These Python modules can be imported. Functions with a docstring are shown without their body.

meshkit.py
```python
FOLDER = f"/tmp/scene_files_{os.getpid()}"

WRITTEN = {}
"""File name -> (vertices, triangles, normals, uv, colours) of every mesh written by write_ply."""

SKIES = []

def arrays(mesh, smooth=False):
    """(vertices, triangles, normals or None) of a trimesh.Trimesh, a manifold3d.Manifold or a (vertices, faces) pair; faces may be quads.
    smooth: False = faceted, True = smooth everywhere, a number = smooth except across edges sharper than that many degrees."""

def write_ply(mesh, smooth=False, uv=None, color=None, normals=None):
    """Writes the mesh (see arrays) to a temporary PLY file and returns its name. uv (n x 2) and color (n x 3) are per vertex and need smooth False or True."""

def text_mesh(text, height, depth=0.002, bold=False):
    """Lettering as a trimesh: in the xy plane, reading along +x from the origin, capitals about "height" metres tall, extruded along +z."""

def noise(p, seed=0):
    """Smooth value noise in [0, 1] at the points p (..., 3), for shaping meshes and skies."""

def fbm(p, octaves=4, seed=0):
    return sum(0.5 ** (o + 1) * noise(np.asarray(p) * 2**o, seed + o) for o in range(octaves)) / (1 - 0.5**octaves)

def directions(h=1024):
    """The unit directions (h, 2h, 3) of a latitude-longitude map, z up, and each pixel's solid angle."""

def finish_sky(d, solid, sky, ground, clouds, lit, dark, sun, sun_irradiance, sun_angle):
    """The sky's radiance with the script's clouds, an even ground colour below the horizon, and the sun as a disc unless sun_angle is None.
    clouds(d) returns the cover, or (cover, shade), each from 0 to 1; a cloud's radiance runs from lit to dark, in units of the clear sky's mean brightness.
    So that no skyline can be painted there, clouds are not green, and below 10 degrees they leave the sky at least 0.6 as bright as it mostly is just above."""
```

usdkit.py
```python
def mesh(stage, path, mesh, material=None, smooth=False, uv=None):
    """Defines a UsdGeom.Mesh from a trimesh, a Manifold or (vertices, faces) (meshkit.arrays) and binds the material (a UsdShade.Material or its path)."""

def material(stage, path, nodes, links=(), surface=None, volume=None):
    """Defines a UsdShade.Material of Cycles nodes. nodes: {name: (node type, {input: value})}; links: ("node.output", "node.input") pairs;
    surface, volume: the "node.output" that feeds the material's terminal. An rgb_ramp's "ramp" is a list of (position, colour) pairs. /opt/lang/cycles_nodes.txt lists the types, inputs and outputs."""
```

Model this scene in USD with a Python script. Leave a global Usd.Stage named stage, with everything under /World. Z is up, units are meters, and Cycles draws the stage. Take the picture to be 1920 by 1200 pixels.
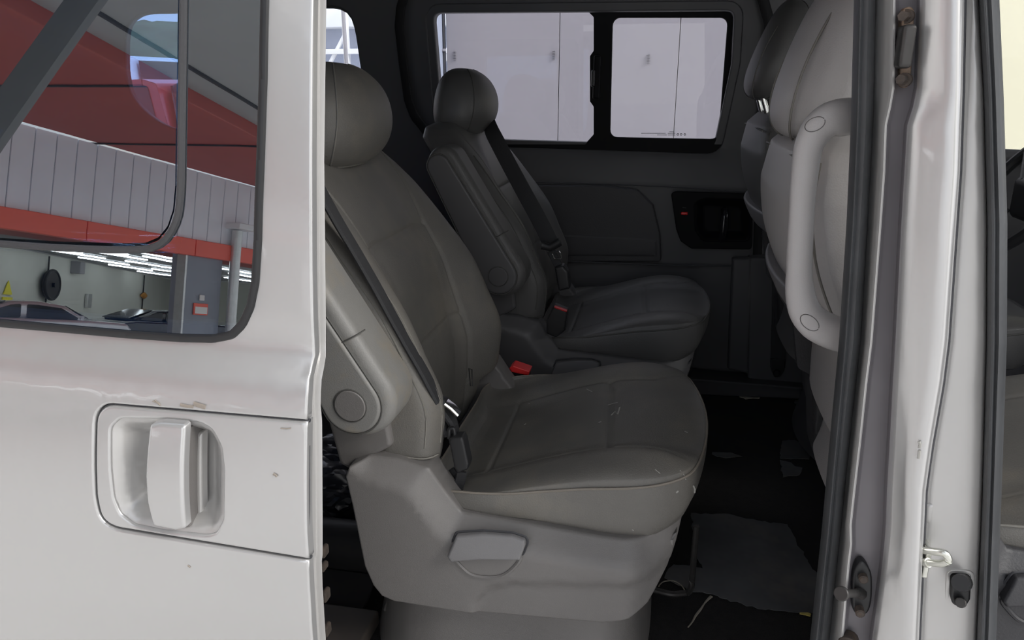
import math, random
import numpy as np, trimesh, manifold3d, usdkit, meshkit
import shapely.geometry as sg, shapely.affinity as sa
from scipy.interpolate import PchipInterpolator, CubicSpline
from scipy.spatial import Delaunay
from pxr import Usd, UsdGeom, UsdLux, UsdShade, Gf, Sdf

stage = Usd.Stage.CreateInMemory()
UsdGeom.SetStageUpAxis(stage, UsdGeom.Tokens.z)
UsdGeom.SetStageMetersPerUnit(stage, 1.0)
W = UsdGeom.Xform.Define(stage, '/World')
stage.SetDefaultPrim(W.GetPrim())
UsdGeom.Scope.Define(stage, '/World/Looks')

# ------------------------------------------------------------------ camera, sky, exposure
FPX = 1400.0
EYE = np.array([0, 0, 1.5])
TH, PS = math.radians(17.27), math.radians(11.2)
cam = UsdGeom.Camera.Define(stage, '/World/camera')
cam.CreateHorizontalApertureAttr(36.0)
cam.CreateVerticalApertureAttr(22.5)
cam.CreateFocalLengthAttr(36.0 * FPX / 1920)
cam.CreateClippingRangeAttr(Gf.Vec2f(0.05, 2000))
cam.CreateExposureAttr(0.62)
cF = np.array([-math.sin(PS) * math.cos(TH), math.cos(PS) * math.cos(TH), -math.sin(TH)])
cR = np.array([math.cos(PS), math.sin(PS), 0.0])
cU = np.cross(cR, cF)
mx = Gf.Matrix4d(1.0)
for i_, r_ in enumerate((cR, cU, -cF, EYE)):
    mx.SetRow(i_, Gf.Vec4d(*map(float, r_), 1.0 if i_ == 3 else 0.0))
cam.AddTransformOp().Set(mx)

dome = UsdLux.DomeLight.Define(stage, '/World/sky')
dome.CreateIntensityAttr(1.0)
sky_mat = usdkit.material(stage, '/World/Looks/sky', {
    'tc': ('texture_coordinate', {}),
    'sep': ('separate_xyz', {}),
    'mr': ('map_range', {'from_min': 0.0, 'from_max': 0.6, 'to_min': 0.0, 'to_max': 1.0, 'clamp': True}),
    'base': ('rgb_ramp', {'ramp': [(0, (0.95, 0.97, 1.0)), (0.3, (0.72, 0.84, 1.0)), (1, (0.50, 0.68, 0.98))]}),
    'no': ('noise_texture', {'scale': 2.2, 'detail': 5.0, 'roughness': 0.6}),
    'cr': ('rgb_ramp', {'ramp': [(0, (0, 0, 0)), (0.4, (0.15, 0.15, 0.15)), (0.6, (1, 1, 1)), (1, (1, 1, 1))]}),
    'mix': ('mix_color', {'b': (1.04, 1.0, 0.96)}),
    'bg': ('background_shader', {'strength': 0.98}),
}, [('tc.generated', 'sep.vector'), ('sep.z', 'mr.value'), ('mr.result', 'base.fac'), ('tc.generated', 'no.vector'), ('no.fac', 'cr.fac'),
    ('cr.color', 'mix.fac'), ('base.color', 'mix.a'), ('mix.result', 'bg.color')], surface='bg.background')
UsdShade.MaterialBindingAPI.Apply(dome.GetPrim()).Bind(sky_mat)
sun = UsdLux.DistantLight.Define(stage, '/World/sun')
sun.CreateIntensityAttr(4.0)
sun.CreateAngleAttr(20.0)
sun.CreateColorAttr(Gf.Vec3f(1.0, 0.97, 0.92))
sd_ = Gf.Vec3d(0.80, -0.26, 0.62).GetNormalized()     # hazy sun behind the photographer's right shoulder
sun.AddTransformOp().Set(Gf.Matrix4d(Gf.Rotation(Gf.Vec3d(0, 0, 1), sd_), Gf.Vec3d(0, 0, 0)))

# ------------------------------------------------------------------ helpers: names, tags
used = {}
def numbered(parent, name):
    k = (parent, name)
    used[k] = used.get(k, -1) + 1
    return name if used[k] == 0 else f'{name}_{used[k]:03d}'
def ppath(parent): return '/World' if parent is None else str(parent.GetPath())
def tag(prim, label=None, cat=None, group=None, kind=None):
    for k, v in (('label', label), ('category', cat), ('group', group), ('kind', kind)):
        if v: prim.SetCustomDataByKey(k, v)
    return prim
def thing(name, label=None, cat=None, loc=(0, 0, 0), rotz=0, group=None, kind=None):
    x = UsdGeom.Xform.Define(stage, '/World/' + numbered('/World', name))
    if any(loc): x.AddTranslateOp().Set(Gf.Vec3d(*map(float, loc)))
    if rotz: x.AddRotateZOp().Set(float(rotz))
    return tag(x.GetPrim(), label, cat, group, kind)
def part(name, mesh, mat, parent=None, smooth=35, label=None, cat=None, group=None, kind=None, off=None):
    pp = ppath(parent)
    if off is not None:
        v, f = VF(mesh); mesh = (v - np.asarray(off, float), f)
    p = usdkit.mesh(stage, pp + '/' + numbered(pp, name), mesh, MAT[mat], smooth=smooth).GetPrim()
    return tag(p, label, cat, group, kind)
def VF(m):
    if hasattr(m, 'to_mesh'):
        q = m.to_mesh(); return np.array(q.vert_properties[:, :3], float), np.array(q.tri_verts)
    if isinstance(m, (tuple, list)): 
        v, f = np.asarray(m[0], float), np.asarray(m[1], int)
        if f.shape[1] == 4: f = np.vstack([f[:, [0, 1, 2]], f[:, [0, 2, 3]]])
        return v, f
    return np.array(m.vertices, float), np.array(m.faces)
def cat(*ms):
    vs, fs, n = [], [], 0
    for m in ms:
        v, f = VF(m); vs.append(v); fs.append(f + n); n += len(v)
    return np.vstack(vs), np.vstack(fs)

# ------------------------------------------------------------------ helpers: measuring the photograph onto real planes
def ray(px, py): return cF + cR * (px - 960) / FPX - cU * (py - 600) / FPX
def aty(px, py, y):
    d = ray(px, py); return EYE + d * (y / d[1])
def atz(px, py, z):
    d = ray(px, py); return EYE + d * ((z - 1.5) / d[2])
def on(px, py, fy):                       # onto a side surface y = fy(z)
    d = ray(px, py); t = fy(1.4) / d[1]
    for _ in range(25):
        p = EYE + d * t
        t += 0.9 * (float(fy(p[2])) - p[1]) / d[1]
    return EYE + d * t
def xz(pts, y):
    f = y if callable(y) else (lambda z, y=y: y)
    return [tuple(on(a, b, f)[[0, 2]]) for a, b in pts]

# ------------------------------------------------------------------ helpers: shapes
def rnd(poly, r):
    p = sg.Polygon(poly) if not hasattr(poly, 'buffer') else poly
    return p.buffer(-r, quad_segs=6).buffer(2 * r, quad_segs=6).buffer(-r, quad_segs=6)
def spl(pts, n=40, closed=False):
    p = np.asarray(pts, float)
    if closed: p = np.vstack([p, p[:1]])
    s = np.r_[0, np.cumsum(np.linalg.norm(np.diff(p, axis=0), axis=1))]
    c = CubicSpline(s, p, bc_type='periodic') if closed else PchipInterpolator(s, p)
    u = np.linspace(0, s[-1], n + 1 if closed else n)
    q = c(u)
    return q[:-1] if closed else q
def dense(ring, step):
    p = np.asarray(ring, float)
    if np.allclose(p[0], p[-1]): p = p[:-1]
    out = []
    for a, b in zip(p, np.roll(p, -1, 0)):
        n = max(1, int(math.ceil(np.linalg.norm(b - a) / step)))
        out += [a + (b - a) * k / n for k in range(n)]
    return np.array(out)
def ring_normals(p, ccw):
    e1 = p - np.roll(p, 1, 0); e2 = np.roll(p, -1, 0) - p
    n1 = np.c_[e1[:, 1], -e1[:, 0]]; n2 = np.c_[e2[:, 1], -e2[:, 0]]
    n1 /= np.linalg.norm(n1, axis=1, keepdims=True) + 1e-12; n2 /= np.linalg.norm(n2, axis=1, keepdims=True) + 1e-12
    n = n1 + n2; n /= np.linalg.norm(n, axis=1, keepdims=True) + 1e-12
    c = np.clip((n * n1).sum(1), 0.5, 1)
    return (n / c[:, None]) * (1 if ccw else -1)
def sheet(poly, fn, t=0.003, r=0.0, res=0.03, edge=None, back=True):
    """A plate over a 2-D polygon. fn(u, v, w) -> xyz with w the depth from the front face; r rounds the front edge."""
    poly = sg.polygon.orient(poly if hasattr(poly, 'exterior') else sg.Polygon(poly))
    edge = edge or res * 0.6
    steps = [(0.0, 0.0)] if r <= 0 else [(r * (1 - math.sin(a)), r * (1 - math.cos(a))) for a in np.linspace(math.pi / 2, 0, 5)]
    V, Fc, n0 = [], [], 0
    bound_idx, inner = [], []
    for k, ring in enumerate([poly.exterior] + list(poly.interiors)):
        p = dense(np.array(ring.coords), edge); n = ring_normals(p, True)   # exterior ccw, holes cw: the outward normal is on the right
        m = len(p)
        rings = []
        for ins, dep in [(r, 0.0)] + [(r * (1 - math.sin(a)), r * (1 - math.cos(a))) for a in np.linspace(0, math.pi / 2, 5)[1:]] if r > 0 else [(0.0, 0.0)]:
            rings.append((p - n * ins, dep))
        rings.append((p, t))
        for q, dep in rings: V.append(np.c_[q, np.full(m, dep)])
        for j in range(len(rings) - 1):
            a = n0 + j * m + np.arange(m); b = n0 + j * m + np.roll(np.arange(m), -1)
            Fc.append(np.c_[a, a + m, b]); Fc.append(np.c_[b, a + m, b + m])
        bound_idx.append((n0, n0 + (len(rings) - 1) * m, m)); inner.append(rings[0][0])
        n0 += len(rings) * m
    cap = sg.Polygon(inner[0], inner[1:])
    if not cap.is_valid: cap = cap.buffer(0)
    if cap.is_empty or not cap.is_valid: return sheet(poly, fn, t, 0 if r < 0.0005 else r * 0.4, res, edge, back)
    x0, y0, x1, y1 = cap.bounds
    gx, gy = np.meshgrid(np.arange(x0 + res / 2, x1, res), np.arange(y0 + res / 2, y1, res))
    import shapely
    g = np.c_[gx.ravel(), gy.ravel()]
    if len(g):
        shrunk = cap.buffer(-edge * 0.6)
        g = g[shapely.contains_xy(shrunk, g[:, 0], g[:, 1])] if not shrunk.is_empty else g[:0]
    P = np.vstack(inner + [g])
    idx_front = np.concatenate([a + np.arange(m) for a, b, m in bound_idx] + [n0 + np.arange(len(g))]).astype(int)
    V.append(np.c_[g, np.zeros(len(g))])
    tri = Delaunay(P).simplices
    c = P[tri].mean(1)
    tri = tri[shapely.contains_xy(cap, c[:, 0], c[:, 1])]
    d = np.cross(P[tri[:, 1]] - P[tri[:, 0]], P[tri[:, 2]] - P[tri[:, 0]])
    tri = np.where((d < 0)[:, None], tri[:, ::-1], tri); tri = tri[np.abs(d) > 1e-12]
    Fc.append(idx_front[tri])
    if back:
        n1 = n0 + len(g)
        idx_back = np.concatenate([b + np.arange(m) for a, b, m in bound_idx] + [n1 + np.arange(len(g))]).astype(int)
        V.append(np.c_[g, np.full(len(g), t)])
        Fc.append(idx_back[tri][:, ::-1])
    V = np.vstack(V)
    return fn(V[:, 0], V[:, 1], V[:, 2]), np.vstack(Fc)
def yplane(y0):
    return lambda u, v, w: np.c_[u, (y0(v) if callable(y0) else y0) + w, v]
def sweep(pts, ra, rb=None, sides=10, up=(0, 0, 1), closed=False, caps=True, p=2.0):
    """Tube along a polyline; ra across (perpendicular to up), rb along up; numbers or one per point."""
    P = np.asarray(pts, float); n = len(P)
    ra = np.broadcast_to(ra, (n,)); rb = ra if rb is None else np.broadcast_to(rb, (n,))
    T = (np.roll(P, -1, 0) - np.roll(P, 1, 0)) if closed else np.gradient(P, axis=0)
    T /= np.linalg.norm(T, axis=1, keepdims=True) + 1e-12
    U0 = np.broadcast_to(np.asarray(up, float), P.shape)
    A = np.cross(T, U0); bad = np.linalg.norm(A, axis=1) < 1e-3
    if bad.any(): A[bad] = np.cross(T[bad], [0.3, 0.9, 0.1])
    A /= np.linalg.norm(A, axis=1, keepdims=True)
    B = np.cross(A, T)
    ang = np.arange(sides) * 2 * np.pi / sides
    ca, sn = np.cos(ang), np.sin(ang)
    ca, sn = np.sign(ca) * np.abs(ca) ** (2 / p), np.sign(sn) * np.abs(sn) ** (2 / p)
    V = P[:, None] + (ra[:, None] * ca)[..., None] * A[:, None] + (rb[:, None] * sn)[..., None] * B[:, None]
    f = []
    for i in range(n if closed else n - 1):
        j = (i + 1) % n
        a = i * sides + np.arange(sides); b = i * sides + np.roll(np.arange(sides), -1)
        c_, d_ = j * sides + np.arange(sides), j * sides + np.roll(np.arange(sides), -1)
        f += [np.c_[a, b, d_], np.c_[a, d_, c_]]
    V = V.reshape(-1, 3)
    if caps and not closed:
        V = np.vstack([V, P[0], P[-1]]); k = np.arange(sides); k2 = np.roll(k, -1)
        f += [np.c_[k2, k, np.full(sides, n * sides)], np.c_[(n - 1) * sides + k, (n - 1) * sides + k2, np.full(sides, n * sides + 1)]]
    return V, np.vstack(f)
def grid(V, closed_u=False):
    """A surface over an array (rows, columns, 3); closed_u joins the last column to the first."""
    r, c = V.shape[:2]
    i, j = np.meshgrid(np.arange(r - 1), np.arange(c if closed_u else c - 1), indexing='ij')
    j2 = (j + 1) % c
    return V.reshape(-1, 3), np.stack([i * c + j, i * c + j2, (i + 1) * c + j2, (i + 1) * c + j], -1).reshape(-1, 4)
def rbox(c, s, r=0.004, rot=None):
    """Rounded box: hull of spheres at the corners; rot is a 3x3 matrix."""
    s = np.asarray(s, float) / 2; r = min(r, s.min() * 0.95)
    sp = trimesh.creation.icosphere(1, r).vertices
    pts = np.vstack([sp + np.array(k) * (s - r) for k in np.ndindex(2, 2, 2) for k in [2 * np.array(k) - 1]])
    if rot is not None: pts = pts @ np.asarray(rot).T
    h = trimesh.convex.convex_hull(pts + np.asarray(c, float))
    return np.array(h.vertices), np.array(h.faces)
def cyl(a, b, r, sides=20, r2=None, bev=0.0):
    a, b = np.asarray(a, float), np.asarray(b, float); d = (b - a) / np.linalg.norm(b - a); r2 = r if r2 is None else r2
    if bev <= 0: pts, rr = [a, b], [r, r2]
    else: pts, rr = [a, a + d * bev, b - d * bev, b], [r - bev, r, r2, r2 - bev]
    return sweep(pts, np.array(rr), sides=sides, up=(0.31, 0.2, 0.93) if abs(d[2]) < 0.9 else (1, 0.1, 0))
def drape(mesh, px, lift=0.0005, off=(0, 0, 0)):
    """Points of a mesh's own surface seen at these pixels of the photograph, lifted a little towards the viewer."""
    v, f = VF(mesh); v = v + np.asarray(off, float)
    a = v[f]; e1, e2 = a[:, 1] - a[:, 0], a[:, 2] - a[:, 0]; out = []
    for x, y in px:
        d = ray(x, y); d = d / np.linalg.norm(d); h = np.cross(d, e2); det = (e1 * h).sum(1); det = np.where(np.abs(det) < 1e-14, 1e-14, det)
        s_ = EYE - a[:, 0]; u = (s_ * h).sum(1) / det; q = np.cross(s_, e1); w = (q @ d) / det; t = (e2 * q).sum(1) / det
        t = t[(u >= 0) & (w >= 0) & (u + w <= 1) & (t > 0.05)]
        if len(t): out.append(EYE + d * (t.min() - lift))
    return np.array(out)
def sstep(a, b, x):
    t = np.clip((np.asarray(x, float) - a) / (b - a), 0, 1); return t * t * (3 - 2 * t)
def ell(c, rx, ry, n=28): 
    a = np.arange(n) * 2 * np.pi / n
    return sg.Polygon(np.c_[c[0] + rx * np.cos(a), c[1] + ry * np.sin(a)])

# ------------------------------------------------------------------ materials
MAT = {}
def mat(name, color, rough=0.5, metal=0.0, var=0.0, vscale=8.0, bump=0.0, bscale=200.0, coat=0.0, dirt=None, dscale=6.0, damt=0.5, spec=None, detail=4.0, **kw):
    n = {'p': ('principled_bsdf', {'roughness': rough, 'metallic': metal, **({'coat_weight': coat, 'coat_roughness': 0.04} if coat else {}), **({'specular_ior_level': spec} if spec is not None else {}), **kw}),
         'tc': ('texture_coordinate', {})}
    L = []
    c = np.array(color, float)
    if var > 0 or dirt is not None:
        n['no'] = ('noise_texture', {'scale': vscale, 'detail': detail, 'roughness': 0.6})
        n['ra'] = ('rgb_ramp', {'ramp': [(0.0, tuple(c * (1 - var))), (0.35, tuple(c * (1 - var * 0.6))), (0.65, tuple(c * (1 + var * 0.6))), (1.0, tuple(np.minimum(c * (1 + var), 1)))]})
        L += [('tc.object', 'no.vector'), ('no.fac', 'ra.fac')]
        if dirt is not None:
            n['nd'] = ('noise_texture', {'scale': dscale, 'detail': 6.0, 'roughness': 0.65})
            n['rd'] = ('rgb_ramp', {'ramp': [(0, (0, 0, 0)), (0.5, (0, 0, 0)), (0.72, (damt,) * 3), (1, (damt,) * 3)]})
            n['mx'] = ('mix_color', {'b': dirt})
            L += [('tc.object', 'nd.vector'), ('nd.fac', 'rd.fac'), ('rd.color', 'mx.fac'), ('ra.color', 'mx.a'), ('mx.result', 'p.base_color')]
        else: L += [('ra.color', 'p.base_color')]
    else: n['p'][1]['base_color'] = tuple(c)
    if bump > 0:
        n['nb'] = ('noise_texture', {'scale': bscale, 'detail': 2.0})
        n['bu'] = ('bump', {'strength': bump, 'distance': 0.002})
        L += [('tc.object', 'nb.vector'), ('nb.fac', 'bu.height'), ('bu.normal', 'p.normal')]
    MAT[name] = usdkit.material(stage, '/World/Looks/' + name, n, L, surface='p.BSDF')
def emit(name, color, strength):
    MAT[name] = usdkit.material(stage, '/World/Looks/' + name, {'e': ('emission', {'color': color, 'strength': strength})}, [], surface='e.emission')
def pane_mat(name, tint, ior, gtint=(1, 1, 1), rough=0.0):
    # a pane has two faces; the tint and the mirror are counted once, on the face the ray enters by
    MAT[name] = usdkit.material(stage, '/World/Looks/' + name, {
        'geo': ('geometry', {}), 'tm': ('mix_color', {'a': tint, 'b': (1, 1, 1)}), 'inv': ('math', {'math_type': 'subtract', 'value1': 1.0}), 'mul': ('math', {'math_type': 'multiply'}),
        't': ('transparent_bsdf', {}), 'g': ('glossy_bsdf', {'color': gtint, 'roughness': rough}),
        'f': ('fresnel', {'IOR': ior}), 'm': ('mix_closure', {})},
        [('geo.backfacing', 'tm.fac'), ('tm.result', 't.color'), ('geo.backfacing', 'inv.value2'), ('f.fac', 'mul.value1'), ('inv.value', 'mul.value2'),
         ('mul.value', 'm.fac'), ('t.BSDF', 'm.closure1'), ('g.BSDF', 'm.closure2')], surface='m.closure')
mat('silver_paint', (0.515, 0.507, 0.50), 0.30, 0.62, var=0.02, vscale=3, coat=0.6)
mat('silver_paint_inner', (0.50, 0.488, 0.475), 0.38, 0.45, var=0.03, vscale=5, coat=0.35)
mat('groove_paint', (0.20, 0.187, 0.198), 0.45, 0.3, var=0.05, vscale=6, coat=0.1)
mat('rubber', (0.045, 0.047, 0.05), 0.5, var=0.25, vscale=14, bump=0.15, bscale=90)
mat('rubber_dark', (0.015, 0.015, 0.016), 0.7, spec=0.2)
mat('black_plastic', (0.012, 0.012, 0.013), 0.42)
mat('black_gloss', (0.008, 0.008, 0.010), 0.12)
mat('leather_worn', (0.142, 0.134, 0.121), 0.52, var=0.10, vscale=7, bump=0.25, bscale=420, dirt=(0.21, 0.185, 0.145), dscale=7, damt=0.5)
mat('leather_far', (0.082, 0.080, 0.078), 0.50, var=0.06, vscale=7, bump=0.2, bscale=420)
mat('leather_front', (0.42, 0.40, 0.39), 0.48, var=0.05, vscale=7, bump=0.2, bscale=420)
mat('stitch', (0.185, 0.175, 0.155), 0.7)
mat('seam_tan', (0.215, 0.19, 0.16), 0.7)
mat('stitch_dark', (0.07, 0.068, 0.063), 0.7)
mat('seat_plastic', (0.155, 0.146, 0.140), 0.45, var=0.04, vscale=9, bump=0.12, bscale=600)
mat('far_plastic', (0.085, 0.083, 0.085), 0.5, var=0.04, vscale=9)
mat('lever_plastic', (0.168, 0.163, 0.165), 0.42, bump=0.1, bscale=600)
mat('armrest_skin', (0.19, 0.185, 0.175), 0.5, var=0.06, vscale=10, bump=0.15, bscale=500, dirt=(0.30, 0.22, 0.11), dscale=9, damt=0.35)
mat('trim_plastic', (0.068, 0.067, 0.071), 0.5, var=0.05, vscale=5, bump=0.1, bscale=500)
mat('trim_dark', (0.040, 0.039, 0.042), 0.55, var=0.05, vscale=6, bump=0.2, bscale=300)
mat('headliner', (0.13, 0.13, 0.13), 0.85, var=0.05, vscale=6, bump=0.3, bscale=400)
mat('handle_plastic', (0.46, 0.44, 0.435), 0.42, var=0.02, vscale=6, bump=0.08, bscale=700)
mat('belt', (0.022, 0.022, 0.024), 0.75, bump=0.3, bscale=900)
mat('chrome', (0.85, 0.85, 0.84), 0.12, 1.0)
mat('zinc', (0.72, 0.72, 0.66), 0.3, 1.0, var=0.15, vscale=60)
mat('rusty', (0.21, 0.15, 0.11), 0.65, 0.35, var=0.5, vscale=60, dirt=(0.36, 0.20, 0.09), dscale=70, damt=0.8)
mat('rusty_dark', (0.06, 0.046, 0.038), 0.7, 0.1, var=0.5, vscale=80, dirt=(0.13, 0.075, 0.04), dscale=90, damt=0.6)
mat('rust_brown', (0.03, 0.021, 0.015), 0.8, var=0.5, vscale=80)
mat('dark_steel', (0.055, 0.052, 0.05), 0.42, 0.6, var=0.2, vscale=60)
mat('red_button', (0.75, 0.03, 0.03), 0.35)
mat('red_mark', (0.5, 0.02, 0.02), 0.4)
mat('carpet', (0.013, 0.012, 0.012), 0.95, var=0.35, vscale=60, bump=0.8, bscale=500)
mat('torn_sheet', (0.082, 0.084, 0.088), 0.5, var=0.22, vscale=16, bump=0.3, bscale=60, dirt=(0.15, 0.13, 0.11), dscale=12, damt=0.5)
mat('paper_scrap', (0.32, 0.29, 0.24), 0.8, var=0.2, vscale=40)
mat('yellow_scrap', (0.55, 0.45, 0.12), 0.7)
mat('dirt_smear', (0.30, 0.26, 0.22), 0.8)
mat('white_smear', (0.33, 0.32, 0.295), 0.7)
mat('bag_plastic', (0.035, 0.037, 0.048), 0.3, bump=0.4, bscale=25, coat=0.15)
mat('mat_roll', (0.022, 0.021, 0.022), 0.5, var=0.3, vscale=12)
mat('step_board', (0.040, 0.033, 0.028), 0.6, var=0.3, vscale=14)
mat('frit', (0.005, 0.005, 0.006), 0.6, spec=0.15)
mat('pane_ink', (0.12, 0.12, 0.125), 0.6)
pane_mat('door_glass', (0.28, 0.47, 0.80), 3.8, (0.88, 0.95, 1.0))
pane_mat('door_glass_slider', (0.34, 0.56, 0.95), 3.7, (0.88, 0.95, 1.0))
pane_mat('far_glass', (0.84, 0.84, 0.90), 1.45)
pane_mat('clear_glass', (0.92, 0.93, 0.94), 1.35)
mat('pale_panel', (0.345, 0.33, 0.352), 0.6, var=0.03, vscale=2)
mat('pale_return', (0.42, 0.465, 0.56), 0.6, var=0.03, vscale=2)
mat('cream_panel', (0.86, 0.82, 0.62), 0.6, var=0.02, vscale=2)
mat('seam_dark', (0.05, 0.05, 0.055), 0.7)
mat('vent_grey', (0.29, 0.285, 0.30), 0.6)
mat('concrete', (0.68, 0.665, 0.64), 0.85, var=0.10, vscale=1.2, bump=0.2, bscale=40)
mat('white_metal', (0.80, 0.82, 0.83), 0.35, var=0.03, vscale=2)
mat('panel_grey', (0.86, 0.89, 0.95), 0.45, var=0.03, vscale=2)
mat('soffit_grey', (0.40, 0.40, 0.39), 0.7, var=0.03, vscale=1)
mat('soffit_red', (0.42, 0.10, 0.085), 0.6, var=0.05, vscale=1)
mat('fascia_red', (0.92, 0.17, 0.12), 0.4, var=0.03, vscale=2)
mat('wall_offwhite', (0.66, 0.66, 0.60), 0.7, var=0.05, vscale=1)
mat('column_blue', (0.30, 0.33, 0.38), 0.5, var=0.04, vscale=2)
mat('strut_grey', (0.10, 0.10, 0.10), 0.6)
mat('galvanised', (0.62, 0.63, 0.62), 0.35, 0.7, var=0.1, vscale=5)
mat('car_silver', (0.62, 0.63, 0.66), 0.3, 0.4, coat=0.5)
mat('car_black', (0.012, 0.012, 0.015), 0.2, coat=0.8)
mat('car_white', (0.82, 0.83, 0.84), 0.3, coat=0.6)
mat('car_red', (0.45, 0.05, 0.05), 0.3, coat=0.6)
mat('car_window', (0.02, 0.022, 0.026), 0.08)
mat('tyre', (0.02, 0.02, 0.02), 0.8)
mat('hill_green', (0.07, 0.10, 0.05), 0.95, var=0.5, vscale=0.15)
mat('leaf', (0.13, 0.26, 0.06), 0.7, var=0.4, vscale=3)
mat('bark', (0.16, 0.12, 0.09), 0.9, var=0.3, vscale=6)
mat('orange', (0.55, 0.25, 0.05), 0.6)
mat('sign_yellow', (0.85, 0.75, 0.05), 0.5)
mat('sign_white', (0.85, 0.85, 0.82), 0.5)
mat('factory_grey', (0.42, 0.46, 0.56), 0.6, var=0.08, vscale=0.6)
mat('factory_white', (0.85, 0.88, 0.9), 0.6, var=0.03, vscale=1)
emit('tube_light', (0.92, 0.97, 1.0), 7.0)

# ------------------------------------------------------------------ the van: side surfaces
DZ = PchipInterpolator([0.30, 0.5, 0.80, 0.912, 0.979, 1.043, 1.102, 1.159, 1.181, 1.203, 1.216, 1.229, 1.266, 1.322, 1.376, 1.43, 1.508, 1.584, 1.70, 1.85],
                       [0.66, 0.645, 0.633, 0.633, 0.637, 0.642, 0.651, 0.663, 0.668, 0.676, 0.686, 0.693, 0.697, 0.705, 0.713, 0.723, 0.738, 0.754, 0.785, 0.835])
def door_skin(z): return DZ(np.clip(z, 0.3, 1.85))
def pane_skin(z): s = np.asarray(z, float) - 1.4; return 0.722 + 0.17 * s + 0.025 * s * s
def far_wall(z): s = np.asarray(z, float) - 1.3; return 2.44 - 0.06 * np.clip(s, 0, 1) - 0.10 * np.clip(s, 0, 1) ** 2
def near_body(z): return door_skin(z) + 0.095

# ---- body shell: roof, rear quarter, header, sill, rear end, front end
van = thing('van', 'silver van body standing with its side doorway and front doorway open', 'van')
qx = aty(325, 130, 0.83)[0]
quarter = sg.Polygon([(-2.6, 0.35), (-0.43, 0.35), (-0.43, 1.86), (-2.6, 1.86)])
qwin = rnd([(-2.3, 1.30), (qx, 1.30), (qx, 1.66), (-2.3, 1.66)], 0.02)
qhole = rnd([(-2.36, 1.14), (-0.455, 1.14), (-0.455, 1.74), (-2.36, 1.74)], 0.04)
part('quarter_panel', sheet(quarter.difference(qhole), yplane(near_body), 0.012, 0, 0.06), 'silver_paint', van, label='rear quarter side behind the slid-back door')
part('quarter_border', sheet(qhole.buffer(0.004).difference(qwin), yplane(lambda z: near_body(z) + 0.003), 0.006, 0, 0.05), 'frit', van, label='black printed border of the rear quarter window')
part('quarter_pane', sheet(qwin, yplane(lambda z: near_body(z) + 0.003), 0.003, 0, 0.08), 'clear_glass', van)
part('roof_panel', sheet(sg.box(-2.6, 0.86, 1.9, 2.42), lambda u, v, w: np.c_[u, v, 1.99 - 0.10 * ((v - 1.64) / 0.78) ** 2 - w], 0.01, 0, 0.12), 'silver_paint', van)
part('door_header', sheet(sg.box(-0.43, 1.80, 1.9, 1.93), yplane(lambda z: near_body(z) + 0.01), 0.05, 0.01, 0.05), 'silver_paint_inner', van)
part('rear_end', rbox((-2.6, 1.62, 1.2), (0.06, 1.64, 1.6), 0.02), 'trim_dark', van)
part('sill', rbox((0.1, 0.83, 0.44), (4.0, 0.12, 0.16), 0.02), 'silver_paint_inner', van)
part('far_skin', sheet(sg.box(-2.6, 0.35, 1.9, 1.22), yplane(lambda z: far_wall(z) + 0.11), 0.01, 0, 0.1), 'silver_paint', van)
part('nose', rbox((2.25, 1.62, 0.85), (0.7, 1.66, 0.75), 0.12), 'silver_paint', van)

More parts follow.
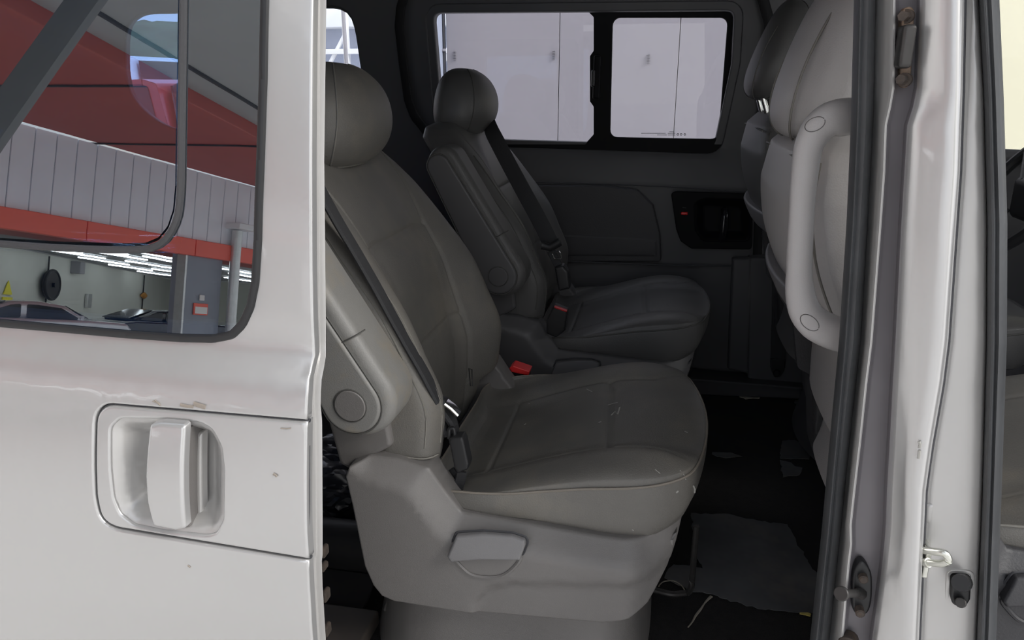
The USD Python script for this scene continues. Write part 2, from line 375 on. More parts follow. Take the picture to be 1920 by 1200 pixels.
# ---- the inside of the van
fl = part('floor', rbox((-0.30, 1.64, 0.50), (4.5, 1.60, 0.08), 0.01), 'carpet', None, kind='structure', label='black carpeted van floor')
part('ceiling', sheet(sg.box(-2.55, 0.90, 1.85, 2.38), lambda u, v, w: np.c_[u, v, 1.90 - 0.10 * np.abs((v - 1.64) / 0.78) ** 3 + w], 0.02, 0, 0.1), 'headliner', None, kind='structure', label='grey van headliner')

# far side wall with openings: rear quarter window, far door, front window
door_hole_px = [(770, -40), (752, 15), (749, 50), (757, 121), (766, 187), (777, 217), (790, 233), (840, 300), (870, 420), (880, 600), (885, 760), (1395, 735), (1406, 640), (1418, 500), (1424, 350), (1441, 110), (1443, 45), (1428, -10), (1415, -40)]
door_hole = rnd(xz(door_hole_px, far_wall), 0.02)
rq_px = [(500, 14), (560, 12), (612, 12), (640, 15), (655, 25), (666, 50), (673, 90), (678, 125), (682, 150), (684, 190), (660, 225), (560, 245), (400, 250), (300, 232), (268, 208), (247, 182), (236, 150), (233, 90), (240, 45), (262, 28), (320, 22), (400, 17)]
rq_hole = sg.Polygon(spl(xz(rq_px, far_wall), 90, True)).buffer(0)
fw_hole = rnd([(0.56, 1.335), (1.45, 1.30), (1.25, 1.62), (0.95, 1.775), (0.60, 1.785)], 0.03)
wall_poly = sg.box(-2.58, 0.50, 1.9, 1.93)
wall_far = part('wall_far', sheet(wall_poly.difference(door_hole).difference(rq_hole).difference(fw_hole), yplane(far_wall), 0.03, 0.004, 0.05, edge=0.02), 'trim_plastic', None, kind='structure', label='grey trimmed far side wall of the van interior')
def on_wall(off): return lambda u, v, w: np.c_[u, far_wall(v) + off + w, v]
part('window_pane', sheet(rq_hole.buffer(0.01), on_wall(0.028), 0.004, 0, 0.08), 'far_glass', wall_far, label='rear quarter window glass')
part('window_seal', sweep(np.c_[(q := dense(np.array(rq_hole.exterior.coords), 0.02))[:, 0], far_wall(q[:, 1]) + 0.006, q[:, 1]], 0.006, sides=8, up=(0, 1, 0), closed=True), 'rubber', wall_far)
part('window_pane', sheet(fw_hole.buffer(0.01), on_wall(0.028), 0.004, 0, 0.1), 'clear_glass', wall_far, label='far front door window glass')
part('window_seal', sweep(np.c_[(q := dense(np.array(fw_hole.exterior.coords), 0.02))[:, 0], far_wall(q[:, 1]) + 0.0, q[:, 1]], 0.012, sides=8, up=(0, 1, 0), closed=True), 'rubber', wall_far)
part('sill_trim', sweep(np.array([(0.52, 2.41, 1.315), (0.9, 2.40, 1.315), (1.5, 2.40, 1.295)]), 0.016, 0.022, sides=10), 'trim_plastic', wall_far)
# the lower trim of the far centre pillar and the threshold under the far door
part('pillar_trim', sheet(rnd(xz([(1404, 484), (1545, 478), (1540, 728), (1402, 716)], 2.38), 0.006), yplane(2.375), 0.05, 0.008, 0.05), 'trim_plastic', wall_far)
part('threshold', sheet(rnd(xz([(1180, 700), (1400, 718), (1540, 730), (1560, 752), (1180, 735)], 2.33), 0.004), yplane(2.33), 0.09, 0.006, 0.05), 'trim_dark', wall_far)

# far sliding door, seen from inside
fd = thing('side_door', 'closed far side door with dark grey trim, armrest pocket and twin windows', 'door')
fdo = door_hole.buffer(-0.004)
part('outer_skin', sheet(door_hole.buffer(0.03).difference(rnd(xz([(801, 10), (1393, 4), (1387, 120), (1352, 288), (1325, 289), (955, 277), (815, 270)], 2.44), 0.045)), yplane(lambda z: far_wall(z) + 0.075), 0.01, 0, 0.06), 'trim_dark', fd)
fwin_out = rnd(xz([(801, 10), (1393, 4), (1387, 120), (1352, 288), (1325, 289), (955, 277), (815, 270)], 2.44), 0.045)
def fd_trim(u, v, w):
    # proud ledge under the windows, recess around the glass
    step = 0.018 * sstep(1.315, 1.275, v) + 0.010 * sstep(1.235, 1.225, v)
    return np.c_[u, far_wall(v) + 0.020 - step + w, v]
part('door_trim', sheet(fdo.difference(fwin_out), fd_trim, 0.03, 0.004, 0.03, edge=0.012), 'trim_plastic', fd)
rim = fwin_out.difference(fwin_out.buffer(-0.012))
part('window_surround', sheet(rim.buffer(0.012), lambda u, v, w: np.c_[u, far_wall(v) + 0.024 + w, v], 0.03, 0.005, 0.03, edge=0.012), 'trim_plastic', fd, label='raised grey trim lip around the twin windows')
op1 = xz([(806, 60), (812, 32), (834, 17), (1095, 14), (1113, 32), (1113, 95), (1106, 105), (1106, 190), (1113, 200), (1113, 252), (1097, 270), (950, 270), (825, 268), (814, 200)], 2.462)
op1 = rnd(op1, 0.006)
op2 = rnd(xz([(1149, 33), (1365, 33), (1347, 261), (1144, 257)], 2.462), 0.022)
part('window_frame', sheet(fwin_out.buffer(0.004).difference(op1.buffer(0.0)).difference(op2), lambda u, v, w: np.c_[u, 2.462 + w, v], 0.012, 0.003, 0.03, edge=0.01), 'frit', fd, label='wide black window border and divider')
part('fixed_pane', sheet(op1.buffer(0.004), lambda u, v, w: np.c_[u, 2.470 + w, v], 0.004, 0, 0.08), 'far_glass', fd)
sp = part('sliding_pane', sheet(op2.buffer(0.004), lambda u, v, w: np.c_[u, 2.466 + w, v], 0.004, 0, 0.08), 'far_glass', fd)
bars = []
for (a, b, c) in ((1202, 1248, 250), (1232, 1250, 253), (1252, 1266, 250), (1252, 1266, 253), (1255, 1264, 247)):
    p0, p1 = aty(a, c, 2.464), aty(b, c, 2.464); bars.append(sweep([p0, p1], 0.0012, 0.0008, sides=4))
for c in (1271, 1277, 1284): 
    p0 = aty(c, 252, 2.464); bars.append(trimesh.creation.annulus(0.002, 0.0036, 0.001, sections=12).apply_transform(trimesh.transformations.rotation_matrix(math.pi / 2, (1, 0, 0))).apply_translation(p0))
part('glass_marking', cat(*bars), 'pane_ink', sp, smooth=False, label='row of small etched glass marks')
p0 = aty(1119, 145, 2.455)
part('pane_latch', rbox(p0, (0.022, 0.02, 0.13), 0.006), 'frit', fd)
part('latch_knob', rbox(aty(1112, 147, 2.445), (0.012, 0.02, 0.05), 0.005), 'black_plastic', fd)
# ledge crease, pad, armrest
part('ledge_line', sweep(np.array([np.r_[aty(a, b, 2.398)] for a, b in ((975, 341), (1100, 344), (1250, 350), (1420, 361))]), 0.0022, sides=6), 'seam_dark', fd)
pad = rnd(xz([(880, 348), (1130, 348), (1195, 356), (1225, 385), (1238, 440), (1240, 492), (880, 490)], 2.40), 0.012)
part('door_pad', sheet(pad, lambda u, v, w: np.c_[u, 2.402 + w, v], 0.02, 0.006, 0.03), 'trim_dark', fd, label='darker inset pad with rounded front corner')
part('armrest_ledge', sheet(rnd(xz([(880, 430), (1060, 437), (1200, 443), (1236, 447), (1237, 488), (880, 486)], 2.385), 0.008), lambda u, v, w: np.c_[u, 2.372 + w + 0.03 * sstep(-0.55, 0.1, -u * 0), v], 0.04, 0.016, 0.03), 'trim_dark', fd)
part('lower_line', sweep(np.array([aty(a, b, 2.40) for a, b in ((880, 484), (1060, 490), (1240, 497), (1410, 499))]), 0.003, sides=6), 'seam_dark', fd)
bez = rnd(xz([(1258, 362), (1268, 359), (1412, 363), (1410, 468), (1296, 466), (1276, 452), (1268, 430)], 2.395), 0.010)
bowl = rnd(xz([(1302, 380), (1322, 372), (1395, 374), (1408, 392), (1406, 452), (1318, 452), (1304, 432)], 2.395), 0.016)
bz = part('handle_bezel', sheet(bez.difference(bowl), yplane(2.392), 0.012, 0.004, 0.02, edge=0.006), 'frit', fd, label='black door handle surround')
bc = bowl.centroid.coords[0]
def fbowl(u, v, w):
    import shapely
    P = shapely.points(np.c_[u, v]); d = np.where(shapely.contains_xy(bowl, u, v), shapely.distance(bowl.exterior, P), 0)
    return np.c_[u, 2.396 + 0.035 * sstep(0, 0.028, d) + w, v]
part('handle_bowl', sheet(bowl.buffer(0.003), fbowl, 0.006, 0, 0.006, edge=0.006), 'frit', bz)
part('door_handle', sweep(spl([aty(1358, 393, 2.405), aty(1359, 402, 2.388), aty(1356, 430, 2.382), aty(1352, 452, 2.39)], 14), 0.011, 0.009, sides=12, up=(0, 1, 0)), 'black_gloss', fd, label='glossy black pull handle')
part('lock_button', rbox(aty(1283, 400, 2.389), (0.021, 0.014, 0.009), 0.003), 'red_button', fd, label='small red lock button')
part('lock_slot', rbox(aty(1283, 389.5, 2.3905), (0.012, 0.004, 0.0015), 0.0006), 'trim_plastic', fd)
part('trim_upright', sheet(rnd(xz([(1373, 484), (1408, 484), (1403, 700), (1364, 690)], 2.38), 0.006), yplane(2.37), 0.03, 0.008, 0.03), 'trim_plastic', fd)
# rubber seal around the far door opening
q = dense(np.array(door_hole.exterior.coords), 0.02)
part('seal', sweep(np.c_[q[:, 0], far_wall(q[:, 1]) - 0.004, q[:, 1]], 0.015, 0.009, sides=10, up=(0, 1, 0), closed=True), 'rubber_dark', wall_far, label='black rubber seal looped around the far door opening')

# windscreen and front end inside
part('windscreen_pane', sheet(sg.box(0.95, 1.0, 2.35, 2.3).intersection(sg.box(0.95, 0.98, 2.35, 2.32)), lambda u, v, w: np.c_[u * 0.62 + 0.66, v, 1.93 - (u - 0.95) * 0.52 - w], 0.005, 0, 0.1), 'clear_glass', van)

# ------------------------------------------------------------------ near sliding door (slid back over the rear quarter)
sd = thing('sliding_door', 'silver sliding side door slid open, with large tinted window and pull handle', 'door')
edge_py = np.array([-60, 0, 150, 300, 400, 500, 600, 640, 655, 668, 685, 712, 735, 760, 790, 900, 1000, 1040, 1052, 1100, 1150, 1200, 1280, 1400], float)
def edge_col(name):
    T = {'skin': [(-60, 588), (0, 587), (150, 585), (300, 584), (500, 585), (600, 587), (640, 589), (668, 590), (690, 584), (712, 579), (760, 576), (800, 575), (900, 574), (1000, 575), (1048, 578), (1100, 580), (1200, 586), (1280, 591), (1400, 598)],
         'ridge': [(-60, 600), (0, 599), (300, 597), (600, 599), (670, 600), (705, 592), (718, 589), (770, 588), (785, 591), (800, 591), (1000, 592), (1040, 593), (1056, 590), (1100, 592), (1200, 598), (1280, 603), (1400, 610)],
         'rim': [(-60, 613), (0, 612), (300, 608), (600, 611), (672, 611), (705, 604), (720, 602), (770, 601), (787, 604), (1000, 605), (1040, 605), (1056, 603), (1100, 605), (1200, 611), (1280, 616), (1400, 623)]}[name]
    a = np.array(T, float)
    return np.interp(edge_py, a[:, 0], a[:, 1])
def run_on(P, fy, top=1.775, bot=0.42):
    P = np.array(P)
    up = [(P[0, 0], float(fy(z)), z) for z in np.linspace(top, P[0, 2] + 0.02, 5)]
    dn = [(P[-1, 0], float(fy(z)), z) for z in np.linspace(P[-1, 2] - 0.03, bot, 7)]
    return np.vstack([up, P, dn])
skin_edge = run_on([on(a, b, door_skin) for a, b in zip(edge_col('skin'), edge_py)], door_skin)
panel = sg.Polygon([(-1.35, skin_edge[0][2]), (-1.35, skin_edge[-1][2])] + [(p[0], p[2]) for p in skin_edge[::-1]]).buffer(0)
win_px = [(-350, -60), (498, -60), (497, 0), (494, 150), (489, 300), (484, 450), (479, 530), (470, 575), (455, 608), (435, 628), (400, 635), (340, 634), (240, 627), (0, 606), (-350, 577)]
wq = xz(win_px, door_skin)
WT = 1.700
win = rnd([(wq[0][0], WT), (wq[1][0], WT)] + wq[1:] + [wq[0]], 0.012)
bz_px = [(574.5, 793), (400, 778), (300, 770), (220, 763), (202, 768), (190, 782), (183, 805), (180, 870), (184, 930), (194, 962), (214, 984), (240, 994), (330, 1009), (450, 1030), (577.5, 1047.5)]
bz_ext = rnd([tuple(on(a, b, door_skin)[[0, 2]]) for a, b in [(640, 798), (222, 762.5), (196, 760), (180, 780), (178, 870), (180, 930), (190, 980), (222, 991), (640, 1060)]], 0.021)
bz_poly = bz_ext.intersection(panel)
bz_cut = bz_ext.buffer(0.0022)
gap_line = sg.LineString(np.roll(np.array(bz_ext.exterior.coords)[:-1], -int(np.argmax(np.array(bz_ext.exterior.coords)[:-1, 0])), axis=0)).intersection(panel.buffer(0.001))
gap_line = gap_line if gap_line.geom_type == 'LineString' else max(gap_line.geoms, key=lambda g: g.length)
part('door_panel', sheet(panel.difference(win).difference(bz_cut), yplane(door_skin), 0.012, 0.003, 0.018, edge=0.012), 'silver_paint', sd, smooth=40)
# inner flange: groove, ridge and rim along the leading edge
cols = []
for nm, off in (('skin', 0.004), ('skin', 0.016), ('ridge', 0.030), ('ridge', 0.034), ('rim', 0.036), ('rim', 0.044), ('rim', 0.070)):
    c = edge_col(nm) + (0.0 if off < 0.03 else (0.8 if off == 0.034 else 0))
    cols.append(run_on([on(a, b, lambda z, o=off: door_skin(z) + o) for a, b in zip(c, edge_py)], lambda z, o=off: door_skin(z) + o))
part('edge_flange', grid(np.array(cols).transpose(1, 0, 2)), 'silver_paint_inner', sd, smooth=28, label='stepped leading edge flange')
part('edge_cap', sheet(sg.Polygon([(-1.3, 1.77), (-1.3, 0.43)] + [(p[0] - 0.005, p[2]) for p in np.array(cols[-1])[::-1]]).buffer(0).difference(win.buffer(0.0)), yplane(lambda z: door_skin(z) + 0.05), 0.01, 0, 0.08), 'trim_dark', sd, label='dark inner skin of the door')
# handle bezel with its recess, and the grip
def ondoor(off): return lambda u, v, w: np.c_[u, door_skin(v) + off + w, v]
rec = rnd(xz([(206, 803), (224, 786), (300, 787), (372, 793), (396, 806), (413, 838), (418, 880), (417, 975), (404, 1001), (385, 1005), (300, 996), (250, 985), (224, 965), (212, 935), (206, 880)], door_skin), 0.012)
hb = part('handle_surround', sheet(bz_poly.difference(rec), ondoor(0.0005), 0.014, 0.0035, 0.012, edge=0.007), 'silver_paint', sd, smooth=40)
rc = rec.centroid.coords[0]
def bowl_fn(u, v, w):
    import shapely
    d = shapely.distance(rec.exterior, shapely.points(np.c_[u, v])); inside = shapely.contains_xy(rec, u, v)
    return np.c_[u, door_skin(v) + 0.004 + 0.034 * sstep(0, 0.030, np.where(inside, d, 0)) + w, v]
part('handle_recess', sheet(rec.buffer(0.002), bowl_fn, 0.004, 0, 0.005, edge=0.005), 'silver_paint_inner', hb, smooth=60, label='hollow scooped behind the grip')
grip = rnd(xz([(281, 796), (300, 793), (347, 797), (349, 990), (330, 994), (288, 985), (279, 940), (276, 890), (278, 840)], lambda z: door_skin(z) - 0.012), 0.004)
part('door_handle', sheet(grip, lambda u, v, w: np.c_[u, door_skin(v) - 0.010 - 0.006 * np.cos((v - rc[1]) / 0.06) + w, v], 0.012, 0.004, 0.01, edge=0.006), 'silver_paint', sd, label='upright silver pull grip')
part('handle_hinge', sheet(rnd(xz([(348, 800), (360, 800), (360, 984), (348, 986)], lambda z: door_skin(z) + 0.008), 0.001), ondoor(0.004), 0.03, 0.001, 0.01), 'seat_plastic', sd, label='grey hinge bar behind the grip')
part('handle_track', sheet(rnd(xz([(360, 800), (388, 806), (390, 985), (360, 990)], lambda z: door_skin(z) + 0.03), 0.002), ondoor(0.020), 0.012, 0.004, 0.01), 'silver_paint_inner', sd)
gq = np.array([gap_line.interpolate(k, True).coords[0] for k in np.linspace(0, 1, 140)])
part('surround_gap', sweep(np.c_[gq[:, 0], door_skin(gq[:, 1]) + 0.006, gq[:, 1]], 0.0022, sides=6, up=(0, 1, 0)), 'seam_dark', sd, label='dark shut line around the handle surround')
slot = rnd(xz([(573, 835), (577, 840), (577, 1020), (574, 1035)], lambda z: door_skin(z) + 0.006), 0.0005)
part('edge_slot', sweep([on(577, b, lambda z: door_skin(z) + 0.008) for b in (835, 900, 960, 1035)], 0.0028, sides=6), 'seam_dark', sd)
# window: glass, rubber border, sliding vent window
part('window_rubber', sweep(np.c_[(q := dense(np.array(win.exterior.coords), 0.015))[:, 0], door_skin(q[:, 1]) - 0.0005, q[:, 1]], 0.0048, 0.004, sides=8, up=(0, 1, 0), closed=True), 'black_plastic', sd, label='black rubber border of the window')
vent_px = [(-350, -60), (337, -60), (337, 0), (334, 150), (332, 280), (331, 350), (327, 395), (316, 428), (298, 450), (272, 461), (235, 462), (120, 459), (0, 452), (-350, 428)]
vq = xz(vent_px, pane_skin)
vent = rnd([(vq[0][0] + 0.004, WT - 0.004), (vq[1][0], WT - 0.004)] + vq[1:] + [(vq[0][0] + 0.004, vq[0][1])], 0.006)
part('window_pane', sheet(win.buffer(-0.001).difference(vent), yplane(pane_skin), 0.004, 0, 0.02, edge=0.02), 'door_glass', sd, smooth=25, label='fixed dark tinted glass')
part('vent_pane', sheet(vent.buffer(-0.003), yplane(lambda z: pane_skin(z) + 0.002), 0.004, 0, 0.02, edge=0.02), 'door_glass_slider', sd, smooth=25, label='tinted sliding vent window')
def vent_loop(px, off, r, nm, m):
    P = [on(a, b, lambda z: pane_skin(z) + off) for a, b in spl(px, 70)]
    P = [(P[0][0], pane_skin(z) + off, z) for z in np.linspace(WT, P[0][2] + 0.02, 4)] + P
    part(nm, sweep(P, r, sides=8, up=(0, 1, 0)), m, sd)
vr = [(345, -60), (343, 100), (341, 250), (339.5, 350), (335, 400), (322, 434), (302, 457), (272, 467.5), (235, 468.5), (120, 465), (0, 457), (-350, 433)]
vent_loop(vr, -0.001, 0.0042, 'vent_frame', 'trim_dark')
vr2 = [(a + (4.5 if b < 380 else 2.5 if b < 440 else 0), b + (0 if b < 380 else 3 if b < 440 else 3.5)) for a, b in vr]
vent_loop(vr2, 0.0, 0.0020, 'vent_seal', 'black_plastic')
# etched mark on the vent glass, dirt marks and scuffs on the paint
def scuff(pts, r, m, nm, parent=None, off=-0.0004, host=None, label=None):
    P = [on(a, b, lambda z: door_skin(z) + off) for a, b in pts]
    part(nm, sweep(P, r, 0.0006, sides=5, up=(0, 1, 0)), m, sd, label=label)
for pts, r in (([(338, 759), (350, 762), (362, 763)], 0.002), ([(363, 757), (372, 760), (385, 764)], 0.003), ([(286, 752), (294, 755), (300, 760)], 0.0008), ([(290, 750), (298, 756), (301, 761)], 0.0006), ([(526, 803), (536, 804), (545, 803)], 0.0007), ([(512, 889), (517, 891), (519, 894)], 0.0016), ([(352, 1060), (357, 1064)], 0.0010)):
    scuff(pts, r, 'dirt_smear', 'dirt_mark')
# rusty hinge brackets seen past the leading edge
for (a, b, s) in ((608, 1033, 0.018), (607, 1062, 0.012), (611, 1115, 0.020), (613, 1180, 0.020)):
    p = on(a, b, lambda z: door_skin(z) + 0.085)
    part('hinge_bracket', rbox(p, (0.007, 0.016, s * 0.75), 0.003), 'rust_brown', sd, label='small rusty bracket on the inner edge')

# ------------------------------------------------------------------ centre pillar with seals, catches, striker
pr = np.array([-80, 0, 90, 165, 200, 235, 320, 420, 540, 640, 720, 835, 920, 985, 1020, 1060, 1130, 1200, 1300], float)
def pcol(T): a = np.array(T, float); return np.interp(pr, a[:, 0], a[:, 1])
def plean(py): return 0.030 * (600 - py) / 600
SL = [(-80, 1603), (0, 1601), (240, 1595), (420, 1587), (640, 1573), (800, 1558), (1000, 1540), (1200, 1518.5), (1300, 1508)]
SR = [(-80, 1644), (0, 1642), (240, 1637), (420, 1627), (640, 1614), (800, 1596), (1000, 1576), (1200, 1555), (1300, 1545)]
GL = [(-80, 1681), (0, 1680), (165, 1678), (200, 1672), (235, 1664), (320, 1661), (420, 1654), (640, 1637), (720, 1627), (835, 1615), (920, 1605), (985, 1598), (1020, 1599), (1060, 1594), (1200, 1582), (1300, 1574)]
GR = [(-80, 1727), (0, 1726), (165, 1720), (200, 1713), (235, 1702), (320, 1697), (420, 1691), (640, 1680), (720, 1675), (835, 1669), (920, 1664), (985, 1662), (1020, 1659), (1060, 1655), (1200, 1636), (1300, 1624)]
OE = [(-80, 1809), (0, 1807), (165, 1804), (320, 1799), (480, 1788), (640, 1777), (720, 1767), (835, 1747), (920, 1735), (1025, 1730), (1200, 1722), (1300, 1717)]
FL = [(-80, 1830), (0, 1834), (180, 1844), (420, 1850), (600, 1849), (640, 1849), (900, 1842), (1200, 1830), (1300, 1826)]
FR = [(-80, 1869), (0, 1873), (180, 1881), (420, 1888), (640, 1887), (900, 1878), (1200, 1867), (1300, 1862)]
def pext(P):
    P = np.array(P); rows = [P]
    d = (P[0] - P[2]) / (P[0, 2] - P[2, 2]); up = [P[0] + d * (z - P[0, 2]) for z in np.linspace(1.84, P[0, 2] + 0.03, 4)]
    d = (P[-3] - P[-1]) / (P[-3, 2] - P[-1, 2]) * np.array([0.6, 1, 1]); dn = [P[-1] + d * (z - P[-1, 2]) for z in np.linspace(P[-1, 2] - 0.04, 0.47, 6)]
    return np.vstack([up, P, dn])
def pcols(lst): return np.array([pext([aty(a + dx, b, y + plean(b)) for a, b in zip(pcol(T), pr)]) for T, dx, y in lst]).transpose(1, 0, 2)
part('pillar_skin', grid(pcols([(SL, 4, 0.90), (SR, -6, 0.870), (SR, 0, 0.850), (SR, 6, 0.846), (GL, -12, 0.818), (GL, -5, 0.813), (GL, -1, 0.814)])), 'silver_paint_inner', van, smooth=50, label='silver door post strip beside the rubber seal')
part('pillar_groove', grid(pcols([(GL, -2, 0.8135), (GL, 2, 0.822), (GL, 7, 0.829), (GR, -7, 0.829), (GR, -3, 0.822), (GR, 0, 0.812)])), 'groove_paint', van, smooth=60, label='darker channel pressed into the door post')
part('pillar_face', grid(pcols([(GR, -1, 0.813), (GR, 3, 0.807), (GR, 10, 0.802), (GR, 30, 0.795), (OE, -35, 0.788), (OE, -14, 0.784), (OE, -5, 0.786), (OE, 0, 0.794), (OE, 1, 0.812), (OE, 2, 0.85)])), 'silver_paint', van, smooth=60, label='broad silver face of the door post')
part('front_jamb', grid(pcols([(OE, -12, 0.842), (OE, 6, 0.836), (OE, 16, 0.832), (FL, -6, 0.830), (FL, 0, 0.836), (FL, 6, 0.85), (FR, 0, 0.90)])), 'silver_paint_inner', van, smooth=50, label='front door side of the post')
part('jamb_line', sweep([aty(a + 1.5, b, 0.826 + plean(b)) for a, b in zip(pcol(OE), pr)], 0.0018, sides=6), 'seam_dark', van)
part('pillar_core', grid(pcols([(SL, 2, 0.905), (SR, 0, 0.93), (OE, 0, 0.95), (FR, 0, 0.93), (FR, -10, 0.90)])), 'trim_plastic', van, smooth=50)
def seal(L, R, y, nm, lab):
    part(nm, grid(pcols([(L, 1, y + 0.075), (L, 0, y + 0.028), (L, 3, y + 0.012), (L, 10, y + 0.001), (L, 14, y), (L, 18, y + 0.003), (R, -14, y), (R, -7, y + 0.003), (R, -2, y + 0.010), (R, 0, y + 0.022), (R, 1, y + 0.05)])), 'rubber', van, smooth=60, label=lab)
seal(SL, SR, 0.825, 'door_rubber', 'grey-black rubber seal of the side doorway')
seal(FL, FR, 0.812, 'door_rubber', 'black rubber seal of the front doorway')

def pl(px, py, y): return aty(px, py, y + plean(py))
# upper rusty door catch
uc = thing('door_catch', 'rusty catch plate with two bolts on the door post', 'door catch')
cp = rnd([tuple(pl(a, b, 0.815)[[0, 2]]) for a, b in ((1691, 22), (1697, 14), (1707, 12), (1714, 20), (1713, 60), (1711, 150), (1706, 166), (1697, 168), (1690, 155), (1689, 100))], 0.004)
part('catch_plate', sheet(cp, lambda u, v, w: np.c_[u, 0.8195 + 0.0225 + w, v], 0.012, 0.0015, 0.01), 'rusty', uc)
part('catch_block', rbox(pl(1696, 88, 0.808), (0.013, 0.024, 0.040), 0.004), 'dark_steel', uc, label='grey steel catch block')
for (a, b) in ((1696, 30), (1692, 149)):
    c0 = pl(a + 6, b + 1, 0.817); c1 = pl(a - 4, b, 0.803)
    part('bolt', cat(cyl(c0, c1, 0.0048, 6), cyl(c0, c0 + (c1 - c0) * 0.3, 0.0068, 16)), 'rusty_dark', uc, smooth=20)
# lower catch with pin
lc = thing('door_pin_catch', 'black oval catch plate with a projecting pin low on the door post', 'door catch')
ovp = [tuple(pl(a, b, 0.815)[[0, 2]]) for a, b in ((1617, 1053), (1630, 1066), (1637, 1100), (1635, 1140), (1622, 1160), (1608, 1158), (1600, 1140), (1599, 1100), (1605, 1066))]
ov = sg.Polygon(spl(ovp, 40, True))
part('catch_plate', sheet(ov, lambda u, v, w: np.c_[u, 0.792 + w, v], 0.012, 0.003, 0.01), 'black_plastic', lc)
for (a, b) in ((1616, 1075), (1610, 1138)):
    c0 = pl(a, b, 0.822); part('screw', cat(cyl(c0, c0 + np.array([-0.0012, -0.006 - 0.008, 0]), 0.0052, 14, bev=0.0015)), 'rusty_dark', lc)
c0, c1 = pl(1612, 1112, 0.818), pl(1578, 1113, 0.772)
dr = (c1 - c0) / np.linalg.norm(c1 - c0)
part('pin', cat(cyl(c0 - dr * 0.004, c1, 0.0046, 18), cyl(c0 - dr * 0.002, c0 + dr * 0.012, 0.0075, 18, 0.005), cyl(c1 - dr * 0.002, c1 + dr * 0.003, 0.0080, 20, bev=0.001)), 'dark_steel', lc)
rb = thing('bolt', 'rusty bolt head below the oval catch plate', 'bolt')
c0 = pl(1592, 1193, 0.826); part('bolt_head', cyl(c0, c0 + np.array([-0.006, -0.02, 0]), 0.011, 14, bev=0.003), 'rusty_dark', rb)
# front door striker, switch, pressings
st = thing('door_striker', 'shiny U-shaped steel striker loop on the front door post', 'striker')
loop = spl([pl(1732, 1032, 0.812), pl(1758, 1035, 0.800), pl(1768, 1036, 0.797), pl(1777, 1044, 0.796), pl(1778, 1052, 0.797), pl(1770, 1056, 0.800), pl(1742, 1055, 0.812), pl(1733, 1055, 0.815)], 40)
part('loop', sweep(loop, 0.0040, sides=10), 'zinc', st)
part('base_plate', rbox(pl(1731, 1043, 0.83), (0.006, 0.03, 0.038), 0.002), 'zinc', st)
part('collar', cyl(pl(1735, 1055, 0.815), pl(1741, 1055, 0.812), 0.0055, 14), 'zinc', st)
sw = thing('courtesy_switch', 'black rubber door switch on the front door post', 'switch')
jb = lambda off: (lambda u, v, w: np.c_[u, 0.826 - 0.021 + off + w, v])
swp = rnd([tuple(pl(a, b, 0.828)[[0, 2]]) for a, b in ((1784, 1076), (1821, 1079), (1820, 1125), (1812, 1139), (1800, 1141), (1787, 1134), (1782, 1118))], 0.005)
part('body', sheet(swp, jb(-0.004), 0.012, 0.003, 0.008), 'black_plastic', sw)
part('plunger', cyl(pl(1804, 1092, 0.830), pl(1801, 1093, 0.806), 0.0105, 18, 0.009, ), 'black_plastic', sw)
part('screw', cyl(pl(1802, 1130, 0.828), pl(1801, 1130, 0.818), 0.0058, 14, bev=0.001), 'dark_steel', sw)
fr = rnd([tuple(pl(a, b, 0.829)[[0, 2]]) for a, b in ((1775, 1068), (1828, 1070), (1826, 1140), (1812, 1152), (1786, 1150), (1773, 1130))], 0.008)
part('switch_recess', sheet(fr.difference(fr.buffer(-0.004)), jb(0.0), 0.01, 0.0008, 0.006, edge=0.004), 'silver_paint_inner', van)
part('body_plug', sheet(ell(pl(1802, 1188, 0.829)[[0, 2]], 0.0155, 0.0135), jb(-0.002), 0.01, 0.002, 0.008), 'silver_paint_inner', van, label='round flush plug in the post')
em = rnd([tuple(pl(a, b, 0.829)[[0, 2]]) for a, b in ((1738, 946), (1800, 948), (1812, 965), (1802, 988), (1738, 992))], 0.008)
part('pressing', sheet(em, lambda u, v, w: np.c_[u, 0.8265 - 0.012 + w, v], 0.012, 0.004, 0.008), 'silver_paint_inner', van)
for pts in (([(1723, 828), (1725, 834), (1724, 840)]), ([(1724, 845), (1722, 860)]),):
    part('paint_chip', sweep([pl(a, b, 0.7835) for a, b in pts], 0.0016, 0.0009, sides=5, up=(0, 1, 0)), 'white_smear', van)

# grab handle on the pillar's inner trim
gh = thing('grab_handle', 'light grey plastic grab handle on the inside of the door post', 'grab handle')
gp = [(1640, 214), (1600, 218), (1562, 222), (1530, 246), (1513, 290), (1506, 350), (1502, 420), (1499, 480), (1499, 535), (1507, 578), (1528, 606), (1556, 621), (1600, 628)]
G = spl([aty(a, b, 0.95 + plean(b) + (0.02 if a > 1590 else 0)) for a, b in gp], 70)
gr = np.interp(np.arange(70), [0, 8, 18, 30, 45, 58, 69], [0.022, 0.022, 0.0165, 0.0148, 0.0152, 0.021, 0.022])
GRIP = sweep(G, gr, gr * 0.9, sides=28, up=(0, 1, 0), p=2.4)
part('grip', GRIP, 'handle_plastic', gh, smooth=60)
for (a, b, rot) in ((1528, 233, -0.45), (1518, 605, 0.65)):
    k = np.arange(40) * 2 * np.pi / 40
    ex, ey = 20 * np.cos(k), 12 * np.sin(k)
    pts = drape(GRIP, np.c_[a + ex * math.cos(rot) - ey * math.sin(rot), b + ex * math.sin(rot) + ey * math.cos(rot)], 0.0001)
    if len(pts) > 10: part('screw_cover_line', sweep(pts, 0.0006, sides=5, up=(0, 1, 0)), 'seat_plastic', gh, label='fine oval outline of a screw cover')

